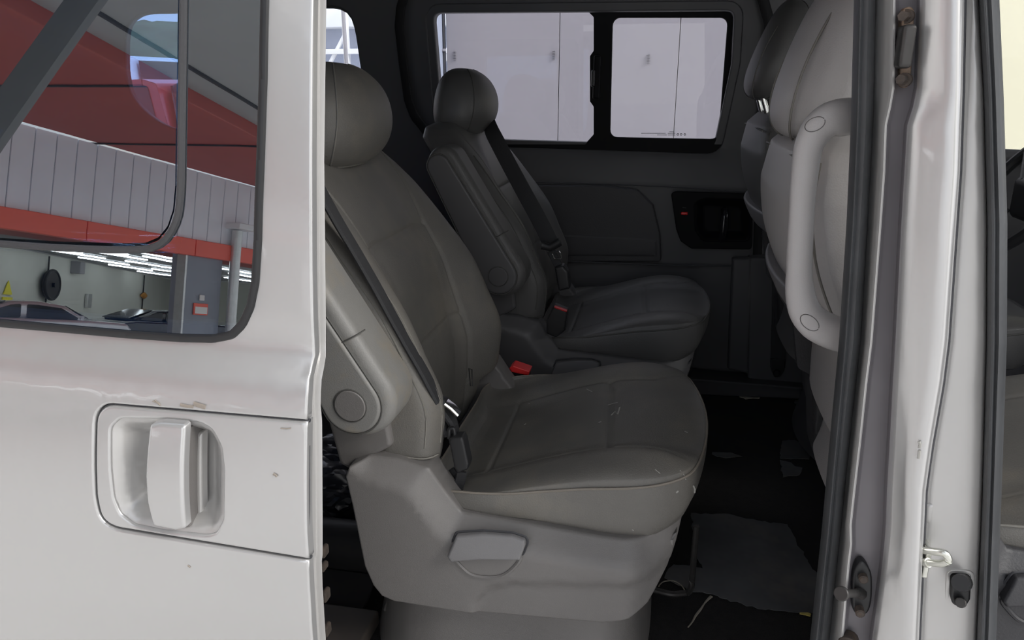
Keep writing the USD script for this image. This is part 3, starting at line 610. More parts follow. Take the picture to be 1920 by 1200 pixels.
# ------------------------------------------------------------------ seats
FZ = PchipInterpolator([0.26, 0.31, 0.36, 0.41, 0.476, 0.567, 0.622, 0.718, 0.781, 0.838, 0.90], [-0.37, -0.340, -0.318, -0.309, -0.303, -0.335, -0.360, -0.428, -0.476, -0.528, -0.59])
FZF = PchipInterpolator([0.26, 0.31, 0.36, 0.41, 0.476, 0.567, 0.613, 0.728, 0.785, 0.849, 0.90], [-0.37, -0.35, -0.34, -0.335, -0.335, -0.368, -0.402, -0.448, -0.455, -0.455, -0.455])
def dish_of(z): return np.interp(z, [0.30, 0.36, 0.5, 0.6, 0.72, 0.8, 0.86], [0.045, 0.07, 0.085, 0.07, 0.035, 0.015, 0.0])
def half_w(z): return np.interp(z, [0.27, 0.372, 0.39, 0.408, 0.62, 0.72, 0.78, 0.82, 0.845, 0.862, 0.874, 0.880], [0.17, 0.185, 0.238, 0.25, 0.252, 0.243, 0.230, 0.214, 0.196, 0.174, 0.142, 0.10])
def thick(z): return np.interp(z, [0.27, 0.37, 0.39, 0.6, 0.78, 0.84, 0.865, 0.88], [0.08, 0.09, 0.125, 0.135, 0.132, 0.122, 0.096, 0.05])
def back_rings(nz=150, na=230, front=False):
    F_ = FZF if front else FZ
    z = np.r_[np.linspace(0.27, 0.365, 14), np.linspace(0.37, 0.41, 10), np.linspace(0.415, 0.80, nz - 54), np.linspace(0.804, 0.88, 30)]
    e = 2 / 4.4
    sq = np.linspace(0.985, -0.985, na); af = np.arccos(np.sign(sq) * np.abs(sq) ** (1 / e))
    sb_ = np.linspace(-0.985, 0.985, 60); ab = 2 * np.pi - np.arccos(np.sign(sb_) * np.abs(sb_) ** (1 / e))
    a = np.r_[np.linspace(0, af[0], 9)[:-1], af, np.linspace(af[-1], ab[0], 17)[1:-1], ab, np.linspace(ab[-1], 2 * np.pi, 9)[1:-1]]
    Z, A = np.meshgrid(z, a, indexing='ij')
    w, t = half_w(Z), thick(Z)
    cy, sx = np.sign(np.cos(A)) * np.abs(np.cos(A)) ** e, np.sign(np.sin(A)) * np.abs(np.sin(A)) ** e
    Yl = w * cy
    xf = F_(Z); xc = xf - t / 2
    X = xc + sx * t / 2
    fr = sstep(0.1, 0.6, sx)
    X -= fr * dish_of(Z) * (1 - sstep(0.10, 0.222, np.abs(Yl)))
    # seams: two long ones beside the centre panel and two across it
    d = np.abs(np.abs(Yl) - (0.142 + 0.02 * sstep(0.7, 0.85, Z)))
    X -= fr * 0.0045 * np.exp(-(d / 0.0034) ** 2)
    for zs in (0.527, 0.708):
        X -= fr * 0.004 * np.exp(-((Z - zs) / 0.0038) ** 2) * (np.abs(Yl) < 0.142)
    X -= fr * (-0.006) * sstep(0.0, 0.03, 0.142 - np.abs(Yl)) * (1 - np.abs((Z - 0.61) / 0.09).clip(0, 1) ** 2)
    if front: X += (1 - fr) * np.where(sx < 0, 1, 0) * (-0.012) * np.cos(np.clip(Yl / 0.25, -1, 1) * np.pi / 2)
    return np.stack([X, Yl, Z], -1)
def close(Vg):
    v, f = grid(Vg, True); v, f = VF((v, f))
    r, c = Vg.shape[:2]
    v = np.vstack([v, Vg[0].mean(0), Vg[-1].mean(0)])
    k = np.arange(c); k2 = np.roll(k, -1)
    f = np.vstack([f, np.c_[k2, k, np.full(c, r * c)], np.c_[(r - 1) * c + k, (r - 1) * c + k2, np.full(c, r * c + 1)]])
    return fixn((v, f))
def fixn(m):
    v, f = VF(m)
    a = v[f]; vol = (a[:, 0] * np.cross(a[:, 1], a[:, 2])).sum()
    return (v, f) if vol > 0 else (v, f[:, ::-1])
def side_y(x, z, sgn=-1, F_=FZ):            # side surface of the backrest at (x, z)
    t = thick(z); sx = (x - (F_(z) - t / 2)) / (t / 2)
    s = np.clip(np.abs(sx), 0, 0.999) ** 2.2
    return sgn * half_w(z) * np.sqrt(1 - s * s) ** (1 / 2.2)
cush_out = np.array([(-0.345, 0), (-0.345, -0.15), (-0.335, -0.225), (-0.29, -0.247), (-0.18, -0.252), (-0.06, -0.252), (0.015, -0.246), (0.058, -0.222), (0.083, -0.165), (0.097, -0.085), (0.102, 0)])
cush_out = np.vstack([cush_out, (cush_out * [1, -1])[-2:0:-1]])
def z_seam(x): return np.interp(x, [-0.34, -0.276, -0.2, -0.084, 0.056, 0.11], [0.348, 0.358, 0.365, 0.386, 0.404, 0.404])
def z_bot(x): return np.interp(x, [-0.34, -0.275, -0.057, 0.012, 0.06, 0.085, 0.11], [0.318, 0.316, 0.301, 0.303, 0.325, 0.35, 0.375])
TC = CubicSpline([-0.36, -0.29, -0.18, -0.075, 0.0, 0.06, 0.12], [0.300, 0.322, 0.362, 0.395, 0.405, 0.401, 0.392])
def z_top(x, y):
    z = TC(x) + 0.016 * sstep(0.11, 0.19, np.abs(y))
    z = z - 0.0035 * np.exp(-((np.abs(y) - (0.150 + 0.03 * sstep(0.0, 0.08, x))) / 0.004) ** 2)
    inn = (np.abs(y) < 0.150)
    z = z - inn * 0.004 * np.exp(-((x + 0.262) / 0.004) ** 2) - inn * 0.0045 * np.exp(-((x + 0.070 + 0.05 * y) / 0.008) ** 2)
    z = z + 0.002 * (meshkit.noise(np.stack([x * 16, y * 16, 0 * x], -1), 3) - 0.5)
    return z
def cushion_mesh(n=260):
    o = spl(cush_out, n, True); c = np.array([-0.11, 0.0])
    rows = []
    def row(s, z): p = c + (o - c) * s; rows.append(np.c_[p, z(p[:, 0], p[:, 1])])
    row(0.86, lambda x, y: z_bot(x)); row(0.955, lambda x, y: z_bot(x)); row(0.985, lambda x, y: z_bot(x) + 0.005)
    row(0.998, lambda x, y: z_bot(x) + 0.014)
    for k in np.linspace(0.25, 0.93, 7): row(1.0 + 0.012 * math.sin(k * math.pi), lambda x, y, k=k: z_bot(x) + (z_seam(x) - z_bot(x)) * k)
    row(1.0, lambda x, y: z_seam(x) - 0.002); row(0.992, lambda x, y: z_seam(x))
    s0 = 0.80
    for s in np.r_[np.linspace(0.99, s0, 22), np.linspace(s0 - 0.012, 0.03, 64)]:
        f = math.sqrt(max(0, 1 - ((s - s0) / (1 - s0)) ** 2)) if s > s0 else 1.0
        row(s, lambda x, y, f=f: z_seam(x) + 0.001 + (z_top(x, y) - z_seam(x) - 0.001) * f)
    return close(np.array(rows)), np.c_[c + (o - c) * 1.002, z_seam(o[:, 0]) - 0.001]
CUSH, CSEAM = cushion_mesh()
BACK = close(back_rings())
BACKF = close(back_rings(front=True))
def headrest_mesh(hx, hy, hz, tilt, p=2.5, n=(56, 88)):
    th = np.linspace(-np.pi / 2, np.pi / 2, n[0]); ph = np.arange(n[1]) * 2 * np.pi / n[1]
    T, Ph = np.meshgrid(th, ph, indexing='ij'); e = 2 / p
    sp = lambda x: np.sign(x) * np.abs(x) ** e
    x = hx * sp(np.cos(T)) * sp(np.cos(Ph)); y = hy * sp(np.cos(T)) * sp(np.sin(Ph)); z = hz * sp(np.sin(T))
    y = y * (1 - 0.10 * (z / hz)); x = x * (1 - 0.12 * np.clip(z / hz, 0, 1)) + 0.012 * (1 - (z / hz) ** 2)
    c, s = math.cos(tilt), math.sin(tilt)
    V = np.stack([x * c + z * s, y, -x * s + z * c], -1)
    return close(V), V
def hr_seam(hx, hy, hz, tilt, sgn, p=2.5, f=0.8):
    """The sewn edge between a headrest's side and its front: where the normal turns."""
    th = np.linspace(-1.35, 1.35, 40); e = 2 / p
    ph = sgn * 0.98
    spw = lambda x: np.sign(x) * np.abs(x) ** e
    x = hx * spw(np.cos(th)) * spw(np.cos(ph)) * 1.005; y = hy * spw(np.cos(th)) * spw(np.sin(ph)) * 1.005; z = hz * spw(np.sin(th))
    y = y * (1 - 0.10 * (z / hz)); x = x * (1 - 0.12 * np.clip(z / hz, 0, 1)) + 0.012 * (1 - (z / hz) ** 2)
    c, s = math.cos(tilt), math.sin(tilt)
    return np.c_[x * c + z * s, y, -x * s + z * c]
def lxz(pts, y, yc=1.25, z0=0.54): return [(a, b - z0) for a, b in xz(pts, y)]
shroud_px = [(655, 884), (662, 866), (690, 858), (740, 866), (800, 885), (830, 928), (862, 968), (960, 985), (1130, 1015), (1215, 1025), (1262, 1012), (1297, 976), (1290, 1004), (1252, 1093), (1215, 1140), (1180, 1157), (1130, 1161), (900, 1141), (745, 1116), (722, 1106), (706, 1086), (690, 1050), (668, 940)]
SHR = sg.Polygon(lxz(shroud_px, 0.975)).buffer(0)
SHR_EDGE = sg.LineString(lxz([(700, 850), (800, 881), (830, 926), (862, 966), (960, 983), (1130, 1013), (1215, 1023), (1275, 1003), (1310, 970)], 0.975))
SHR_LOW = sg.Polygon(lxz([(870, 1200), (895, 1110), (915, 1088), (960, 1078), (1080, 1080), (1200, 1084), (1260, 1074), (1310, 1055), (1310, 1200)], 0.975))
def shroud_fn(sgn):
    import shapely
    def fn(u, v, w):
        P = shapely.points(np.c_[u, v])
        d = shapely.distance(SHR_EDGE, P); lo = np.where(shapely.contains_xy(SHR_LOW, u, v), shapely.distance(SHR_LOW.exterior, P), 0)
        tt = np.clip(d / 0.040, 0, 1); out = 0.030 * (tt - 0.12 * np.sin(2 * np.pi * tt) / (2 * np.pi) * 2) - 0.007 * sstep(0, 0.010, lo)
        fr = 0.10 * np.clip((u + 0.03) / 0.10, 0, 1) ** 2      # the front curves round towards the other side
        yy = -0.262 - out * (w < 0.03) + w + fr
        return np.c_[u, yy if sgn < 0 else -yy, v]
    return fn
LEVER = rnd(lxz([(842, 1036), (856, 1003), (905, 1000), (960, 1004), (984, 1012), (986, 1020), (977, 1044), (905, 1042), (848, 1046)], 0.955), 0.004)
LRIM = sg.Polygon(spl(lxz([(850, 1046), (862, 1060), (880, 1076), (910, 1083), (938, 1081), (960, 1068), (976, 1046), (912, 1042)], 0.957), 50, True)).buffer(0)
def capsule(p0, r0, p1, r1): return sg.Point(p0).buffer(r0, 24).union(sg.Point(p1).buffer(r1, 24)).convex_hull
P0, P1 = np.array((-0.404, 0.536)), np.array((-0.543, 0.792))
AXR = (P1 - P0) / np.linalg.norm(P1 - P0); NRM = np.array([AXR[1], -AXR[0]])
ARM_B = capsule(P0, 0.056, P1, 0.040)
ARM_F = capsule(P0 - NRM * 0.010, 0.044, P1 - NRM * 0.012, 0.027)

def make_seat(label, loc, leather, front=False, seam='stitch', hr=None, lab_group=None, armrest=True, wear=False, plastic='seat_plastic', cush=None):
    t = thing('captain_seat', label, 'seat', loc)
    cu = part('cushion', CUSH, cush or leather, t, smooth=50)
    part('seam', sweep(CSEAM[::2], 0.0020, sides=6, closed=True), 'seam_tan' if wear else seam, cu)
    bk = part('backrest', BACKF if front else BACK, leather, t, smooth=50)
    zz = np.linspace(0.425, 0.80, 50); F_ = FZF if front else FZ
    for off in (() if front else (0.012, 0.030)):
        x = F_(zz) - off
        part('stitching', sweep(np.c_[x, side_y(x, zz, -1, F_) - 0.0004, zz], 0.0013, sides=5), seam, bk)
    if front:
        for off in (0.018,):
            zz2 = np.linspace(0.43, 0.83, 50); x = F_(zz2) - thick(zz2) + off
            part('piping', sweep(np.c_[x, side_y(x, zz2, -1, F_) - 0.0015, zz2], 0.0024, sides=6), seam, bk)
        yy = np.linspace(-0.2, 0.2, 30); zt = 0.835 - 0.10 * yy ** 2
        part('piping', sweep(np.c_[F_(zt) - thick(zt) * 0.99 - 0.010 * np.cos(yy / 0.25 * np.pi / 2), yy, zt], 0.0022, sides=6), seam, bk)
        lip = sg.box(-0.235, 0.585, 0.235, 0.645)
        part('back_lip', sheet(rnd(lip, 0.02), lambda u, v, w: np.c_[F_(v) - thick(v) - 0.020 - 0.012 * np.cos(u / 0.25 * np.pi / 2) + 0.30 * u * u + w - 0.05 * (0.645 - v), u, v], 0.03, 0.008, 0.02), 'lever_plastic', t, label='smooth plastic lip across the lower back')
    else:
        x = np.linspace(-0.425, -0.322, 20)
        part('stitching', sweep(np.c_[x, side_y(x, 0.4125 + 0 * x) - 0.001, 0.412 - 0.06 * (x + 0.425) + 0 * x], 0.0016, sides=5), seam, bk)
    h = hr or dict(c=(-0.582, 0, 0.922), s=(0.078, 0.135, 0.088), tilt=0.10)
    m, _ = headrest_mesh(*h['s'], h['tilt'])
    hd = part('headrest', (VF(m)[0] + np.array(h['c']), VF(m)[1]), leather, t, smooth=60)
    for sg_ in (-1, 1):
        part('seam', sweep(hr_seam(*h['s'], h['tilt'], sg_) + np.array(h['c']), 0.0017, sides=6), seam, hd)
        if sg_ > 0:
            ph = np.linspace(-0.98, 0.98, 40); spw = lambda x: np.sign(x) * np.abs(x) ** (2 / 2.5); hx, hy, hz = h['s']; th = -1.0
            x = hx * spw(np.cos(th)) * spw(np.cos(ph)) * 1.006; y = hy * spw(np.cos(th)) * spw(np.sin(ph)) * 1.006; z = hz * spw(np.sin(th)) + 0 * ph
            y = y * (1 - 0.10 * (z / hz)); x = x + 0.012 * (1 - (z / hz) ** 2); c, sn = math.cos(h['tilt']), math.sin(h['tilt'])
            part('seam', sweep(np.c_[x * c + z * sn, y, -x * sn + z * c] + np.array(h['c']), 0.0016, sides=6), seam, hd)
        if front: 
            q = hr_seam(*h['s'], h['tilt'], sg_) ; part('seam', sweep(np.c_[-q[:, 0] + 2 * q[:, 2] * math.tan(h['tilt']) + 0.012, q[:, 1], q[:, 2]] + np.array(h['c']), 0.0017, sides=6), seam, hd)
        zb = h['c'][2] - h['s'][2] * 0.8; xb = h['c'][0] - math.sin(h['tilt']) * h['s'][2]
        part('post', cyl((xb, sg_ * 0.055, zb + 0.03), ((-0.545 if front else -0.60), sg_ * 0.055, 0.835), 0.0065, 12), 'chrome', hd, label='chrome headrest post')
    if armrest:
        ar = part('armrest', sheet(ARM_B, lambda u, v, w: np.c_[u, -0.338 + w, v], 0.078, 0.016, 0.02), 'armrest_skin' if wear else leather, t)
        part('side_cover', sheet(ARM_F, lambda u, v, w: np.c_[u, -0.342 + w, v], 0.02, 0.005, 0.02), plastic if not wear else 'armrest_skin', ar)
        part('cover_seam', sweep(np.c_[(q := dense(np.array(ARM_F.buffer(0.0015).exterior.coords), 0.012))[:, 0], 0 * q[:, 0] - 0.3378, q[:, 1]], 0.0014, sides=5, up=(0, 1, 0), closed=True), 'stitch_dark', ar)
        a0, a1 = P0 + AXR * 0.085 - NRM * 0.036, P0 + AXR * 0.085 + NRM * 0.060
        part('pad_seam', sweep([(a0[0] + (a1[0] - a0[0]) * k, (-0.3385 if k < 0.8 else -0.3385 + 0.016 * (1 - math.sqrt(max(0, 1 - ((k - 0.8) / 0.2) ** 2)))), a0[1] + (a1[1] - a0[1]) * k) for k in np.linspace(0.52, 1.0, 12)] , 0.0012, sides=5, up=(0, 1, 0)), 'stitch_dark', ar)
        part('pivot_cap', sheet(ell((P0 - NRM * 0.010), 0.0235, 0.0235, 40), lambda u, v, w: np.c_[u, -0.3445 + w, v], 0.006, 0.002, 0.01), plastic, ar, label='round plastic pivot cap')
        part('cap_ring', sweep([(P0[0] - NRM[0] * 0.01 + 0.0245 * math.cos(k), -0.3422, P0[1] - NRM[1] * 0.01 + 0.0245 * math.sin(k)) for k in np.arange(40) * 2 * np.pi / 40], 0.0011, sides=5, up=(0, 1, 0), closed=True), 'stitch_dark', ar)
    basem = 'trim_dark' if front else plastic
    # side brackets at the foot of the backrest, shroud, pedestal
    for s in (-1, 1):
        brk = rnd([(-0.475, 0.60), (-0.40, 0.56), (-0.385, 0.43), (-0.425, 0.405), (-0.445, 0.375), (-0.475, 0.39), (-0.50, 0.52)], 0.01)
        part('hinge_cover', sheet(brk, lambda u, v, w, s=s: np.c_[u, s * (0.262 - w), v], 0.03, 0.008, 0.02), basem, t)
        sh = part('side_shroud', sheet(SHR, shroud_fn(s), 0.045, 0.004, 0.009, edge=0.008), basem, t, smooth=50)
    part('base_block', sheet(sg.Polygon([(-0.36, 0.30), (0.03, 0.285), (0.055, 0.31), (0.035, 0.24), (-0.0, 0.19), (-0.03, 0.178), (-0.36, 0.19)]), lambda u, v, w: np.c_[u, -0.23 + w, v], 0.46, 0.01, 0.03), basem, t)
    ped = np.array([[(x, y, z) for x, y in spl([(-0.375 - o, -0.235 - o), (-0.2, -0.24 - o), (-0.03 + o, -0.235 - o), (0.0 + o, -0.15), (0.0 + o, 0.15), (-0.03 + o, 0.235 + o), (-0.2, 0.24 + o), (-0.375 - o, 0.235 + o)], 64, True)] for z, o in ((0.0, 0.02), (0.05, 0.012), (0.10, 0.004), (0.15, 0.0), (0.19, 0.0))])
    if front: ped = ped + np.array([0.10, 0, 0])
    part('pedestal', close(ped), basem, t, smooth=50)
    if not front: part('pedestal_wing', sheet(rnd([(-0.372, 0.165), (-0.372, 0.03), (-0.455, 0.05), (-0.43, 0.10)], 0.006), lambda u, v, w: np.c_[u, -0.18 + w, v], 0.04, 0.008, 0.02), basem, t)
    lv = part('recline_lever', sheet(LEVER, lambda u, v, w: np.c_[u, -0.302 - 0.006 * np.cos((v - 0.27) / 0.02) + w, v], 0.014, 0.004, 0.008, edge=0.005), 'lever_plastic' if plastic == 'seat_plastic' and not front else basem, t)
    part('lever_bowl', sheet(LRIM, lambda u, v, w: np.c_[u, -0.2905 + w, v], 0.004, 0, 0.01, edge=0.005), basem, lv, label='hollow under the lever')
    part('bowl_rim', sweep(np.c_[(q := np.array(LRIM.exterior.coords)[:-1])[:, 0], 0 * q[:, 0] - 0.292, q[:, 1]], 0.0035, sides=7, up=(0, 1, 0), closed=True), basem, lv)
    q = dense(np.array(LEVER.union(LRIM).buffer(0.002).exterior.coords), 0.006)
    part('lever_gap', sweep(np.c_[q[:, 0], 0 * q[:, 0] - 0.2895, q[:, 1]], 0.0018, sides=5, up=(0, 1, 0), closed=True), 'seam_dark', lv)
    return t
near = make_seat('nearest worn grey leather captain seat with folded armrest, just inside the open doorway', (0, 1.25, 0.54), 'leather_worn', wear=True, hr=dict(c=(-0.564, 0, 0.914), s=(0.078, 0.135, 0.088), tilt=0.10))
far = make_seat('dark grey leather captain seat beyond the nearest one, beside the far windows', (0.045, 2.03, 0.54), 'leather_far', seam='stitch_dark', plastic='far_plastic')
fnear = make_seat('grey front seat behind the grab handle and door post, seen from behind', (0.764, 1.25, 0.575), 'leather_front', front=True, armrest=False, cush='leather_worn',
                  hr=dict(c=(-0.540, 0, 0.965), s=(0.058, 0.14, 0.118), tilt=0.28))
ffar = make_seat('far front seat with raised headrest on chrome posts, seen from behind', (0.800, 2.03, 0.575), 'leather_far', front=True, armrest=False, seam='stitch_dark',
                 hr=dict(c=(-0.545, 0, 1.012), s=(0.056, 0.135, 0.120), tilt=0.33))
# wear on the nearest seat: smears, label, slide bar
def top_pt(px, py, y0): 
    p = aty(px, py, y0)
    for _ in range(12):
        z = float(z_top(p[0:1], p[1:2] - 1.25)[0]) + 0.54; p = atz(px, py, z)
    return p + np.array([0, 0, 0.0006])
for pts, r in (([(1140, 760), (1150, 757), (1158, 755)], 0.0016), ([(1146, 779), (1153, 772), (1158, 777), (1162, 764)], 0.0015), ([(1122, 793), (1127, 791)], 0.0016), ([(1100, 730), (1110, 735)], 0.0014), ([(990, 758), (994, 757)], 0.0013), ([(1284, 809), (1289, 812)], 0.0013), ([(983, 797), (986, 795)], 0.0009)):
    part('pale_smear', sweep([top_pt(a, b, 1.25) for a, b in pts], r, 0.0006, sides=5), 'white_smear', near, off=(0, 1.25, 0.54))
for pts, r in (([(1299, 911), (1302, 918), (1301, 924)], 0.0022), ([(1268, 924), (1272, 921)], 0.0014), ([(1021, 985), (1024, 987)], 0.0008), ([(1185, 993), (1188, 995)], 0.0008), ([(1228, 880), (1238, 888)], 0.0007), ([(1275, 882), (1282, 890), (1286, 900)], 0.0008)):
    q = drape(CUSH, pts, 0.0004, (0, 1.25, 0.54))
    if len(q) > 1: part('pale_smear', sweep(q, r, 0.0005, sides=6, up=(0, 1, 0)), 'white_smear', near, off=(0, 1.25, 0.54))
tg = [aty(a, b, 1.36) for a, b in ((879, 692), (884, 692), (886, 722), (881, 724))]
p = aty(882, 708, 1.352)
part('sewn_label', sweep([aty(879, 691, 1.35), aty(885, 693, 1.35), aty(886, 724, 1.33), aty(882, 724, 1.33)], 0.0012, sides=5, closed=True), 'black_plastic', near, off=(0, 1.25, 0.54), label='small black sewn-in label')
bar = spl([atz(1296, 1105, 0.575) + (0, 0, 0.14), atz(1296, 1105, 0.575) + (0, 0, 0.01), atz(1288, 1112, 0.56), atz(1260, 1114, 0.56), atz(1225, 1106, 0.56), atz(1180, 1090, 0.57)], 40)
part('slide_bar', sweep(bar, 0.006, sides=10), 'dark_steel', near, off=(0, 1.25, 0.54), label='bent steel seat slide bar')

# ------------------------------------------------------------------ seat belts and buckles
def ribbon(P, w, th=0.0012, up=(0, 1, 0)): return sweep(P, w / 2, th, sides=8, up=up, p=5)
nb = thing('seat_belt', 'black seat belt hanging down the near side of the nearest seat', 'seat belt')
P = spl([aty(a, b, y) for a, b, y in ((572, 300, 1.01), (626, 402, 1.01), (676, 487, 1.01), (720, 565, 1.01), (764, 645, 1.015), (802, 712, 1.02), (821, 748, 1.03))], 50)
part('webbing', sweep(P, 0.0042, 0.014, sides=8, up=(0, 1, 0), p=4), 'belt', nb)
part('belt_guide', sweep(spl([aty(a, b, 1.045) for a, b in ((806, 728), (812, 740), (822, 748), (836, 755))], 14), 0.0085, 0.011, sides=12, up=(0, 1, 0)), 'black_plastic', nb)
part('tongue', sweep([aty(836, 754, 1.04), aty(848, 763, 1.04), aty(861, 776, 1.04)], 0.0032, 0.010, sides=8, up=(0, 1, 0), p=4), 'chrome', nb, label='bright steel latch tongue')
part('webbing', sweep(spl([aty(a, b, 1.045) for a, b in ((814, 750), (822, 770), (830, 795), (838, 812), (845, 806), (850, 796))], 24), 0.0055, 0.010, sides=8, up=(0, 1, 0), p=3), 'belt', nb)
part('webbing', sweep(spl([aty(a, b, 1.05) for a, b in ((824, 757), (838, 776), (850, 796), (853, 812))], 20), 0.006, 0.012, sides=8, up=(0, 1, 0), p=3), 'belt', nb)
part('link', sweep(spl([aty(a, b, 1.03) for a, b in ((842, 822), (843, 804), (850, 803), (853, 822))], 20), 0.0032, sides=8, up=(0, 1, 0)), 'black_plastic', nb)
blk = rnd(xz([(840, 825), (846, 821), (866, 820), (870, 829), (879, 872), (877, 881), (858, 889), (851, 878), (846, 852)], 1.02), 0.003)
part('belt_stop', sheet(blk, yplane(1.02), 0.022, 0.004, 0.008), 'black_plastic', nb, label='black plastic buckle block')
part('webbing', sweep(spl([aty(a, b, y) for a, b, y in ((866, 884, 1.03), (864, 898, 1.03), (858, 914, 1.03), (856, 935, 1.03), (852, 962, 1.04))], 24), np.linspace(0.008, 0.012, 24), 0.003, sides=8, up=(0, 1, 0), p=3), 'belt', nb)
part('webbing', sweep(spl([aty(a, b, y) for a, b, y in ((858, 884, 1.045), (845, 898, 1.045), (838, 915, 1.05), (840, 945, 1.06))], 24), np.linspace(0.010, 0.022, 24), 0.004, sides=8, up=(0, 1, 0), p=3), 'belt', nb)
fb = thing('seat_belt', 'black seat belt crossing the front of the far captain seat', 'seat belt')
P = spl([aty(a, b, y) for a, b, y in ((918, 235, 2.03), (925, 252, 1.99), (950, 300, 1.955), (985, 365, 1.915), (1020, 430, 1.885), (1033, 458, 1.875))], 40)
part('webbing', sweep(P, 0.021, 0.0025, sides=8, up=(0, 1, 0), p=4), 'belt', fb)
part('belt_guide', sweep([aty(1016, 460, 1.85), aty(1032, 464, 1.85), aty(1051, 453, 1.85)], 0.011, 0.008, sides=12, up=(0, 1, 0)), 'black_plastic', fb)
part('tongue', sweep(spl([aty(1036, 474, 1.85), aty(1042, 486, 1.85), aty(1052, 484, 1.85), aty(1048, 470, 1.85)], 16), 0.0018, sides=6, closed=True), 'chrome', fb, label='steel latch tongue')
part('webbing', sweep([aty(1033, 470, 1.86), aty(1042, 488, 1.86), aty(1050, 504, 1.86)], 0.011, 0.003, sides=8, up=(0, 1, 0), p=4), 'belt', fb)
part('belt_stop', sheet(rnd(xz([(1040, 500), (1056, 496), (1066, 508), (1070, 540), (1048, 545)], 1.85), 0.005), yplane(1.84), 0.03, 0.006, 0.01), 'black_plastic', fb)
bu = thing('buckle', 'seat belt buckle with a bright red button between the two captain seats', 'buckle')
bp = rnd(xz([(941, 745), (946, 706), (958, 689), (991, 698), (990, 742)], 1.545), 0.003)
part('body', sheet(bp, yplane(1.545), 0.03, 0.005, 0.01), 'black_plastic', bu)
part('button', sheet(rnd(xz([(954, 692), (961, 686), (993, 697), (990, 706), (958, 699)], 1.535), 0.002), yplane(1.538), 0.034, 0.003, 0.006), 'red_button', bu, label='red release button')
b2 = thing('buckle', 'dark buckle with thin red top edge at the near side of the far captain seat', 'buckle')
bp = rnd(xz([(1024, 600), (1038, 573), (1064, 584), (1060, 620), (1042, 634), (1024, 626)], 1.735), 0.004)
part('body', sheet(bp, yplane(1.735), 0.03, 0.005, 0.01), 'black_plastic', b2)
part('button', sweep([aty(1040, 574.5, 1.73), aty(1052, 579, 1.73), aty(1063, 583, 1.73)], 0.0025, 0.010, sides=8, up=(0, 1, 0)), 'red_mark', b2, label='red release button edge')
fs = thing('seat_belt', 'black belt strap bolted low on the far centre pillar', 'seat belt')
part('webbing', sheet(xz([(1449, 470), (1482, 470), (1478, 600), (1472, 690), (1444, 688), (1447, 600)], 2.362), yplane(2.360), 0.004, 0.001, 0.03), 'belt', fs)
anc = rnd(xz([(1444, 672), (1472, 674), (1470, 695), (1462, 706), (1452, 707), (1446, 696)], 2.356), 0.006)
part('anchor_plate', sheet(anc, yplane(2.352), 0.008, 0.002, 0.01), 'black_plastic', fs)
p = aty(1457, 698, 2.352); part('anchor_bolt', cyl(p, p + np.array([-0.004, -0.014, 0.002]), 0.011, 16, bev=0.003), 'black_gloss', fs)

# ------------------------------------------------------------------ things on the van floor
ZF = 0.5405
def flat(name, px, label, cat_, m, z=ZF, t=0.002, rough=0.0, seed=1, parent=None, wav=0.004):
    P = [tuple(atz(a, b, z)[:2]) for a, b in px]
    poly = sg.Polygon(P).buffer(0)
    if rough: 
        d = dense(np.array(poly.exterior.coords), 0.012); rng = np.random.RandomState(seed)
        poly = sg.Polygon(d + rng.normal(0, rough, d.shape)).buffer(0)
        if poly.geom_type != 'Polygon': poly = max(poly.geoms, key=lambda g: g.area)
    fn = lambda u, v, w: np.c_[u, v, z + t + wav * meshkit.noise(np.c_[u * 14, v * 14, 0 * u], seed) - w]
    return part(name, sheet(poly, fn, t, 0, 0.02), m, parent, label=label, cat=cat_)
flat('floor_sheet', [(1296, 964), (1360, 966), (1418, 978), (1452, 984), (1478, 986), (1492, 1015), (1500, 1032), (1512, 1052), (1520, 1070), (1534, 1078), (1530, 1152), (1480, 1150), (1420, 1143), (1370, 1128), (1335, 1118), (1318, 1112), (1296, 1112), (1270, 1100), (1244, 1086), (1262, 1060), (1300, 1066), (1318, 1068), (1304, 1040)], 'large torn grey vinyl sheet lying on the carpet in front of the nearest seat', 'sheet', 'torn_sheet', rough=0.002, seed=4)
flat('vinyl_scrap', [(1466, 828), (1490, 827), (1524, 842), (1516, 862), (1490, 862), (1462, 862)], 'small grey torn vinyl scrap, upper of the two near the front seat base', 'scrap', 'torn_sheet', rough=0.0015, seed=5)
flat('vinyl_scrap', [(1462, 866), (1482, 870), (1488, 878), (1504, 880), (1500, 893), (1468, 896)], 'small pale torn scrap, lower of the two near the front seat base', 'scrap', 'torn_sheet', rough=0.0015, seed=6)
flat('paper_scrap', [(1384, 748), (1396, 739), (1428, 742), (1424, 749), (1400, 752)], 'crumpled pale paper scrap on the floor below the far pillar', 'scrap', 'paper_scrap', rough=0.002, seed=7, wav=0.012)
flat('paper_scrap', [(1490, 751), (1516, 754), (1520, 759), (1490, 757)], 'thin dull scrap on the floor right of the pale paper scrap', 'scrap', 'torn_sheet', rough=0.001, seed=8)
flat('paper_scrap', [(1335, 850), (1370, 852), (1390, 858), (1360, 861), (1338, 856)], 'dull smear-like scrap on the carpet beside the nearest seat cushion', 'scrap', 'torn_sheet', rough=0.001, seed=9)
flat('yellow_scrap', [(1498, 1147), (1506, 1147), (1520, 1154), (1519, 1158), (1500, 1154)], 'tiny yellow scrap at the corner of the torn vinyl sheet', 'scrap', 'yellow_scrap', rough=0.0008, seed=10)
stg = thing('straw', 'pale dry straw lying on the carpet in front of the torn sheet', 'straw')
